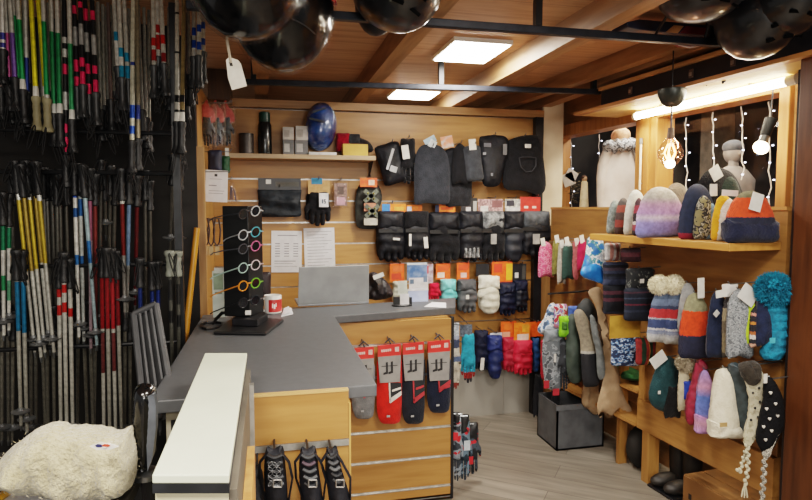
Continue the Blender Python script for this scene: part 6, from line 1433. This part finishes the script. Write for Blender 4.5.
# clips hanging from fascia
for i, (x, y0, y1, lab) in enumerate([(726, 63, 82, 'short dark cord hanging from the fascia near the tube, right one'), (707, 68, 84, 'short dark cord hanging from the fascia near the tube, left one')]):
    a = aw(x, y0, .04); a.z = zf0-.019; bq = aw(x-3, y1, .04); 
    t = thing('short_cord', lab, 'cord', bq)
    MB().tube([a, a.lerp(bq, .5)+Vector((.008, 0, 0)), bq], .003, 5).build('wire', BLACK, t); MB().ell(bq, (.006, .006, .01), 8, 6).build('end_knot', BLACK, t)
for i, (px, py) in enumerate([(631, 88), (692, 66), (734, 53)]):
    p = aw(px, py, .101); uu = uw(p)[0]
    t = thing('wall_clip', ['small pale clip on the dark fascia, leftmost of three', 'small pale clip on the dark fascia, middle of three', 'small pale clip on the dark fascia, rightmost of three'][i], 'clip', p)
    MB().rbox(uu-.012, uu+.012, .1003, .108, zf0+.02, zf0+.06).build('plate', P('#5d4a40', .5), t, smooth=False); MB().rbox(uu-.007, uu+.007, .1083, .113, zf0+.028, zf0+.045).build('jaw', P('#8a7a6c', .5), t, smooth=False)
# =================================================================== HELMETS AND THINGS UNDER THE CEILING
GLB = P('#08090c', .16, 0, '#040507', 8, coat=.3, spec=.3)
def helmet(lab, px, py, rx, ry, Y, tilt=0, shellm=GLB, accent=None, bag=True, strap=True, fl=1):
    c = ay(px, py, Y); k = (c-EYE).length/600; RX, RZ = rx*k, ry*k
    t = thing('ski_helmet', lab, 'helmet', c-Vector((0, 0, RZ)), 'helmets hung from the near ceiling rail')
    R = Matrix.Rotation(tilt, 3, 'Y')
    # dome hangs crown down
    prof = [(.001, -1), (.3, -.95), (.58, -.81), (.8, -.58), (.94, -.28), (1, .02), (1.0, .3), (.96, .5), (.9, .56), (.86, .5), (.86, .1)]
    MB().lathe([(r*RX, z*RZ) for r, z in prof], c, 36, R=R, sy=1.12).build('helmet_shell', shellm, t, angle=60)
    MB().lathe([(.001, -.75*RZ), (.5*RX, -.62*RZ), (.8*RX, -.2*RZ), (.855*RX, .3*RZ), (.8*RX, .34*RZ), (.6*RX, -.05*RZ), (.001, -.4*RZ)], c, 28, R=R, sy=1.12).build('padding', P('#202226', .9, 0, '#17181b', 30), t)
    vm = MB()
    for j in (-1, 0, 1):
        for s_ in (-.62, -.3):
            d = Vector((j*.42+.05, -math.sqrt(max(.05, 1-(j*.42)**2-s_*s_))*1.12, s_)); pnt = c+R @ Vector((d.x*RX, d.y*RX, d.z*RZ))*1.004
            vm.obox(pnt, (RX*.24, .012, RZ*.09), R @ Matrix.Rotation(.25*j, 3, 'Y') @ Matrix.Rotation(-.5*s_, 3, 'X'))
    if not bag: o = vm.build('vents', P('#040404', .9, 0, '#020202', 20, spec=.1), t, smooth=False)
    if not bag: o['kind'] = 'stuff'
    if bag:
        for q_ in (.25, -.2):
            MB().tube([c+R @ Vector((RX*1.0*math.sin(a_)*math.sqrt(1-q_*q_), -RX*1.13*math.cos(a_)*math.sqrt(1-q_*q_), RZ*(q_+.25*math.cos(a_*1.5)-.35))) for a_ in [-.7+1.4*j/16 for j in range(17)]], RX*.012, 5).build('shell_line', P('#33353a', .3), t)
    if accent:
        pts = [c+R @ Vector((math.cos(a_)*RX*1.01, math.sin(a_)*RX*1.13, RZ*(.12+.25*math.cos(a_)))) for a_ in [PI*1.35+PI*.62*j/14 for j in range(15)]]
        MB().tube(pts, RX*.05, 8, flat=.35).build('side_stripe', accent, t)
    rim = [c+R @ Vector((math.cos(a_)*RX*.99, math.sin(a_)*RX*1.115, RZ*.54)) for a_ in [2*PI*j/28 for j in range(29)]]
    MB().tube(rim, RX*.035, 8, False).build('rim_edge', P('#2d3036', .3, 0, '#202329', 20), t)
    for s_ in (-1, 1):
        MB().ell(c+R @ Vector((s_*RX*.85, -.01, RZ*.72)), (RX*.16, RX*.3, RZ*.32), 14, 10).build('ear_pad', P('#1a1b1f', .8), t)
    if bag:
        MB().lathe([(.001, -1.05*RZ), (.34*RX, -1.0*RZ), (.64*RX, -.84*RZ), (.9*RX, -.55*RZ), (1.04*RX, -.1*RZ), (1.05*RX, .35*RZ), (.7*RX, .9*RZ), (.2*RX, 1.25*RZ), (.1*RX, 1.5*RZ)], c, 30, R=R, sy=1.12).build('clear_bag', film((.8, .78, .78), .04, .1, .5, 20), t)
    return t, c, k
RY = RA.y
t, c, k = helmet('black ski helmet in clear film with a red right edge, lower of two', 283, 17, 45, 49, 2.12, .12, GLB, P('#c9202c', .2, 0, '#a81722', 10, coat=1))
hk_ = MB().tube([c+Vector((0, .06, .1)), Vector((c.x+.02, RY-.02, 2.268)), Vector((c.x+.02, RY+.01, 2.27))], .006, 6).build('hanger_strap', BLACK, t)
t, c, k = helmet('big glossy black ski helmet in clear film at the top left, nearest the camera', 246, -18, 50, 50, 1.86, -.2, GLB)
MB().tube([c+Vector((0, .1, .1)), Vector((c.x+.03, RY-.02, 2.27))], .006, 6).build('hanger_strap', BLACK, t)
t = thing('swing_tag', 'white plastic tag hanging on a string below the black helmets', 'tag', ay(240, 89, 1.95))
ya_ = 1.95
MB().prism([ay(x, y, ya_) for x, y in ((226, 60), (229, 57), (238, 60), (241, 64), (247, 86), (232, 90), (228, 78))], (0, 0, 0), (0, .004, 0)).build('plate', P('#d6d1c6', .5, 0, '#c6c0b4', 20), t, smooth=False)
MB().prism([ay(x, y, ya_-.001) for x, y in ((229, 62), (232, 62), (233, 66), (230, 66))], (0, 0, 0), (0, .001, 0)).build('punch_hole', P('#2b2622', .8), t, smooth=False)
MB().tube([ay(231, 63, ya_), ay(227, 40, ya_), ay(227, 24, 1.9)], .0045, 6).build('string', P('#b9ab98', .7), t)
t, c, k = helmet('black ski helmet with silver graphics hung left of the ceiling light', 395, -8, 42, 34, 2.12, .35, P('#15181d', .3, .1, '#0d0f13', 10, coat=.5), P('#9a9da2', .3, .4), False)
MB().tube([c+Vector((0, .05, .12)), Vector((c.x, RY, 2.266))], .006, 6).build('hanger_strap', BLACK, t)
t, c, k = helmet('smaller dark helmet behind the one with silver graphics', 376, 4, 20, 29, 2.36, .0, P('#22252b', .4, .1, '#181a1f', 10), None, False)
MB().tube([c+Vector((0, -.05, .1)), Vector((c.x, RY+.02, 2.266))], .006, 6).build('hanger_strap', BLACK, t)
# cluster at top right
for (px, py, rx, ry, Y, ti, m, ac, lab) in [
  (757, 22, 30, 30, 2.02, -.2, P('#16181d', .35, .1, '#0d0e12', 10, coat=.4), P('#55585e', .3, .5), 'large black helmet at the upper right, lowest of the cluster beside the post'),
  (786, 4, 30, 26, 1.92, .2, P('#1c1f25', .3, .2, '#121418', 10, coat=.5), P('#8f9398', .3, .5), 'black helmet with grey trim at the top right corner'),
  (700, -2, 32, 18, 1.98, .1, P('#23262c', .35, .2, '#17191e', 10, coat=.5), P('#b0b3b6', .3, .4), 'dark helmet with pale edge at top right, left of the big black one'),
  (731, -6, 26, 26, 2.1, 0, P('#1a1c22', .35, .2, '#101216', 10, coat=.4), None, 'black helmet half hidden between two others at the top right')]:
    t, c, k = helmet(lab, px, py, rx, ry, Y, ti, m, ac, False)
    MB().tube([c+Vector((0, .05, .1)), Vector((min(c.x, RB.x-.02), RY-.01, 2.267))], .006, 6).build('hanger_strap', BLACK, t)
# red and navy flat board lying over the rail
Yk = RY+.10
pts = [ay(x, y, Yk) for x, y in ((627, 22), (640, 19), (732, 27), (737, 31), (730, 38), (640, 30), (628, 27))]
t = thing('ski_board', 'navy and red flat board with an orange band lying under the ceiling rail', 'board', sum(pts, Vector())/7)
MB().prism(pts, (0, 0, 0), (0, .12, .0)).build('board_body', P('#26314a', .4, 0, '#1c2437', 12), t, smooth=False, bevel=.004)
MB().prism([ay(x, y, Yk-.002) for x, y in ((686, 26), (728, 30), (728, 36), (680, 33))], (0, 0, 0), (0, .0015, 0)).build('red_section', P('#8a2f34', .4, 0, '#702529', 12), t, smooth=False)
MB().prism([ay(x, y, Yk-.002) for x, y in ((674, 25), (684, 26), (678, 33), (666, 32))], (0, 0, 0), (0, .0015, 0)).build('orange_band', P('#c9935c', .4), t, smooth=False)
t = thing('winter_cap', 'dull red rounded cap with white edge peeping out below the near rail', 'cap', ay(693, 47, 2.32))
soft([(675, 39), (690, 37), (712, 41), (700, 45), (690, 47), (680, 46)], 2.32, .08, P('#8f3038', .6, 0, '#742630', 20), 'crown', t, 18)
MB().tube([ay(x, y, 2.275) for x, y in ((675, 40), (679, 45), (690, 47.5), (700, 45.5), (711, 42))], .004, 6).build('white_edge', P('#b9aaa4', .6), t)

p0_ = aw(641, 144, WW+.06); p1_ = aw(641, 190, WW+.06); p1_.x, p1_.y = p0_.x, p0_.y
t = thing('window_rod', 'slim white rod with a grey cap fixed on the timber mullion', 'rod', p1_)
MB().tube([p1_, p0_], .007, 8).build('rod', P('#e9dcc6', .4), t); MB().tube([p0_+Vector((0, 0, .0005)), p0_+Vector((0, 0, .035))], .011, 10).build('cap', P('#6d6f6c', .4), t)
for z_ in (.04, .2): MB().tube([Vector((p0_.x, p0_.y, p1_.z+z_)), Vector((p0_.x, p0_.y, p1_.z+z_))-RN*.016], .004, 6).build('bracket', STEEL, t)
# =================================================================== LIGHT, WORLD, CAMERA
def area(name, loc, size, power, col, rot=(0, 0, 0), sy=None):
    l = bpy.data.lights.new(name, 'AREA'); l.energy = power; l.color = col; l.size = size
    if sy: l.shape = 'RECTANGLE'; l.size_y = sy
    o = bpy.data.objects.new(name, l); o.location = loc; o.rotation_euler = rot; C.objects.link(o); return o
warm = (1, .93, .83)
area('shop_lamp', (1.08, 3.11, 2.36), .28, 12, warm)
area('shop_lamp', (.95, .9, 2.36), .5, 30, warm)
area('shop_lamp', (1.9, -.6, 2.36), .6, 17, warm)
area('shop_lamp', (-.5, .0, 2.36), .6, 34, warm)
area('shop_lamp', (.2, -1.8, 2.36), .6, 30, warm)
tl = (tz+tz2)/2; area('tube_lamp', (tl.x-.03, tl.y, tl.z-.03), .05, 9, (1, .88, .68), (0, math.radians(20), 0), 1.1)
area('front_fill', (.6, -2.4, 1.5), 1.0, 22, (1, .96, .9), (math.radians(90), 0, 0), .5)  # added fill light behind the camera, no fitting modelled there
wl = rp(.75, -.5, 2.23); area('window_lamp', wl, .12, 5, (1, .9, .78), sy=.9)  # added lights under the bay head to brighten the window display
wl = rp(-.2, -.5, 2.23); area('window_lamp', wl, .12, 3, (1, .9, .78), sy=.9)
w = bpy.data.worlds.new('shop_world'); bpy.context.scene.world = w; w.use_nodes = True
bg = w.node_tree.nodes['Background']; bg.inputs[0].default_value = (.9, .87, .82, 1); bg.inputs[1].default_value = .16
cam = bpy.data.cameras.new('camera'); cam.sensor_width = 36; cam.sensor_fit = 'HORIZONTAL'; cam.lens = 36*F/812; cam.clip_start = .02
co = bpy.data.objects.new('camera', cam); C.objects.link(co); co.location = EYE
co.rotation_euler = Matrix((RT, UP, -FW)).transposed().to_euler()
bpy.context.scene.camera = co
vs = bpy.context.scene.view_settings; vs.view_transform = 'Filmic'; vs.look = 'Medium High Contrast'; vs.exposure = .9
bpy.context.scene.cycles.max_bounces = 6
for lab, ns in LABELS.items():
    if len(ns) > 1: print('SHARED', len(ns), lab)
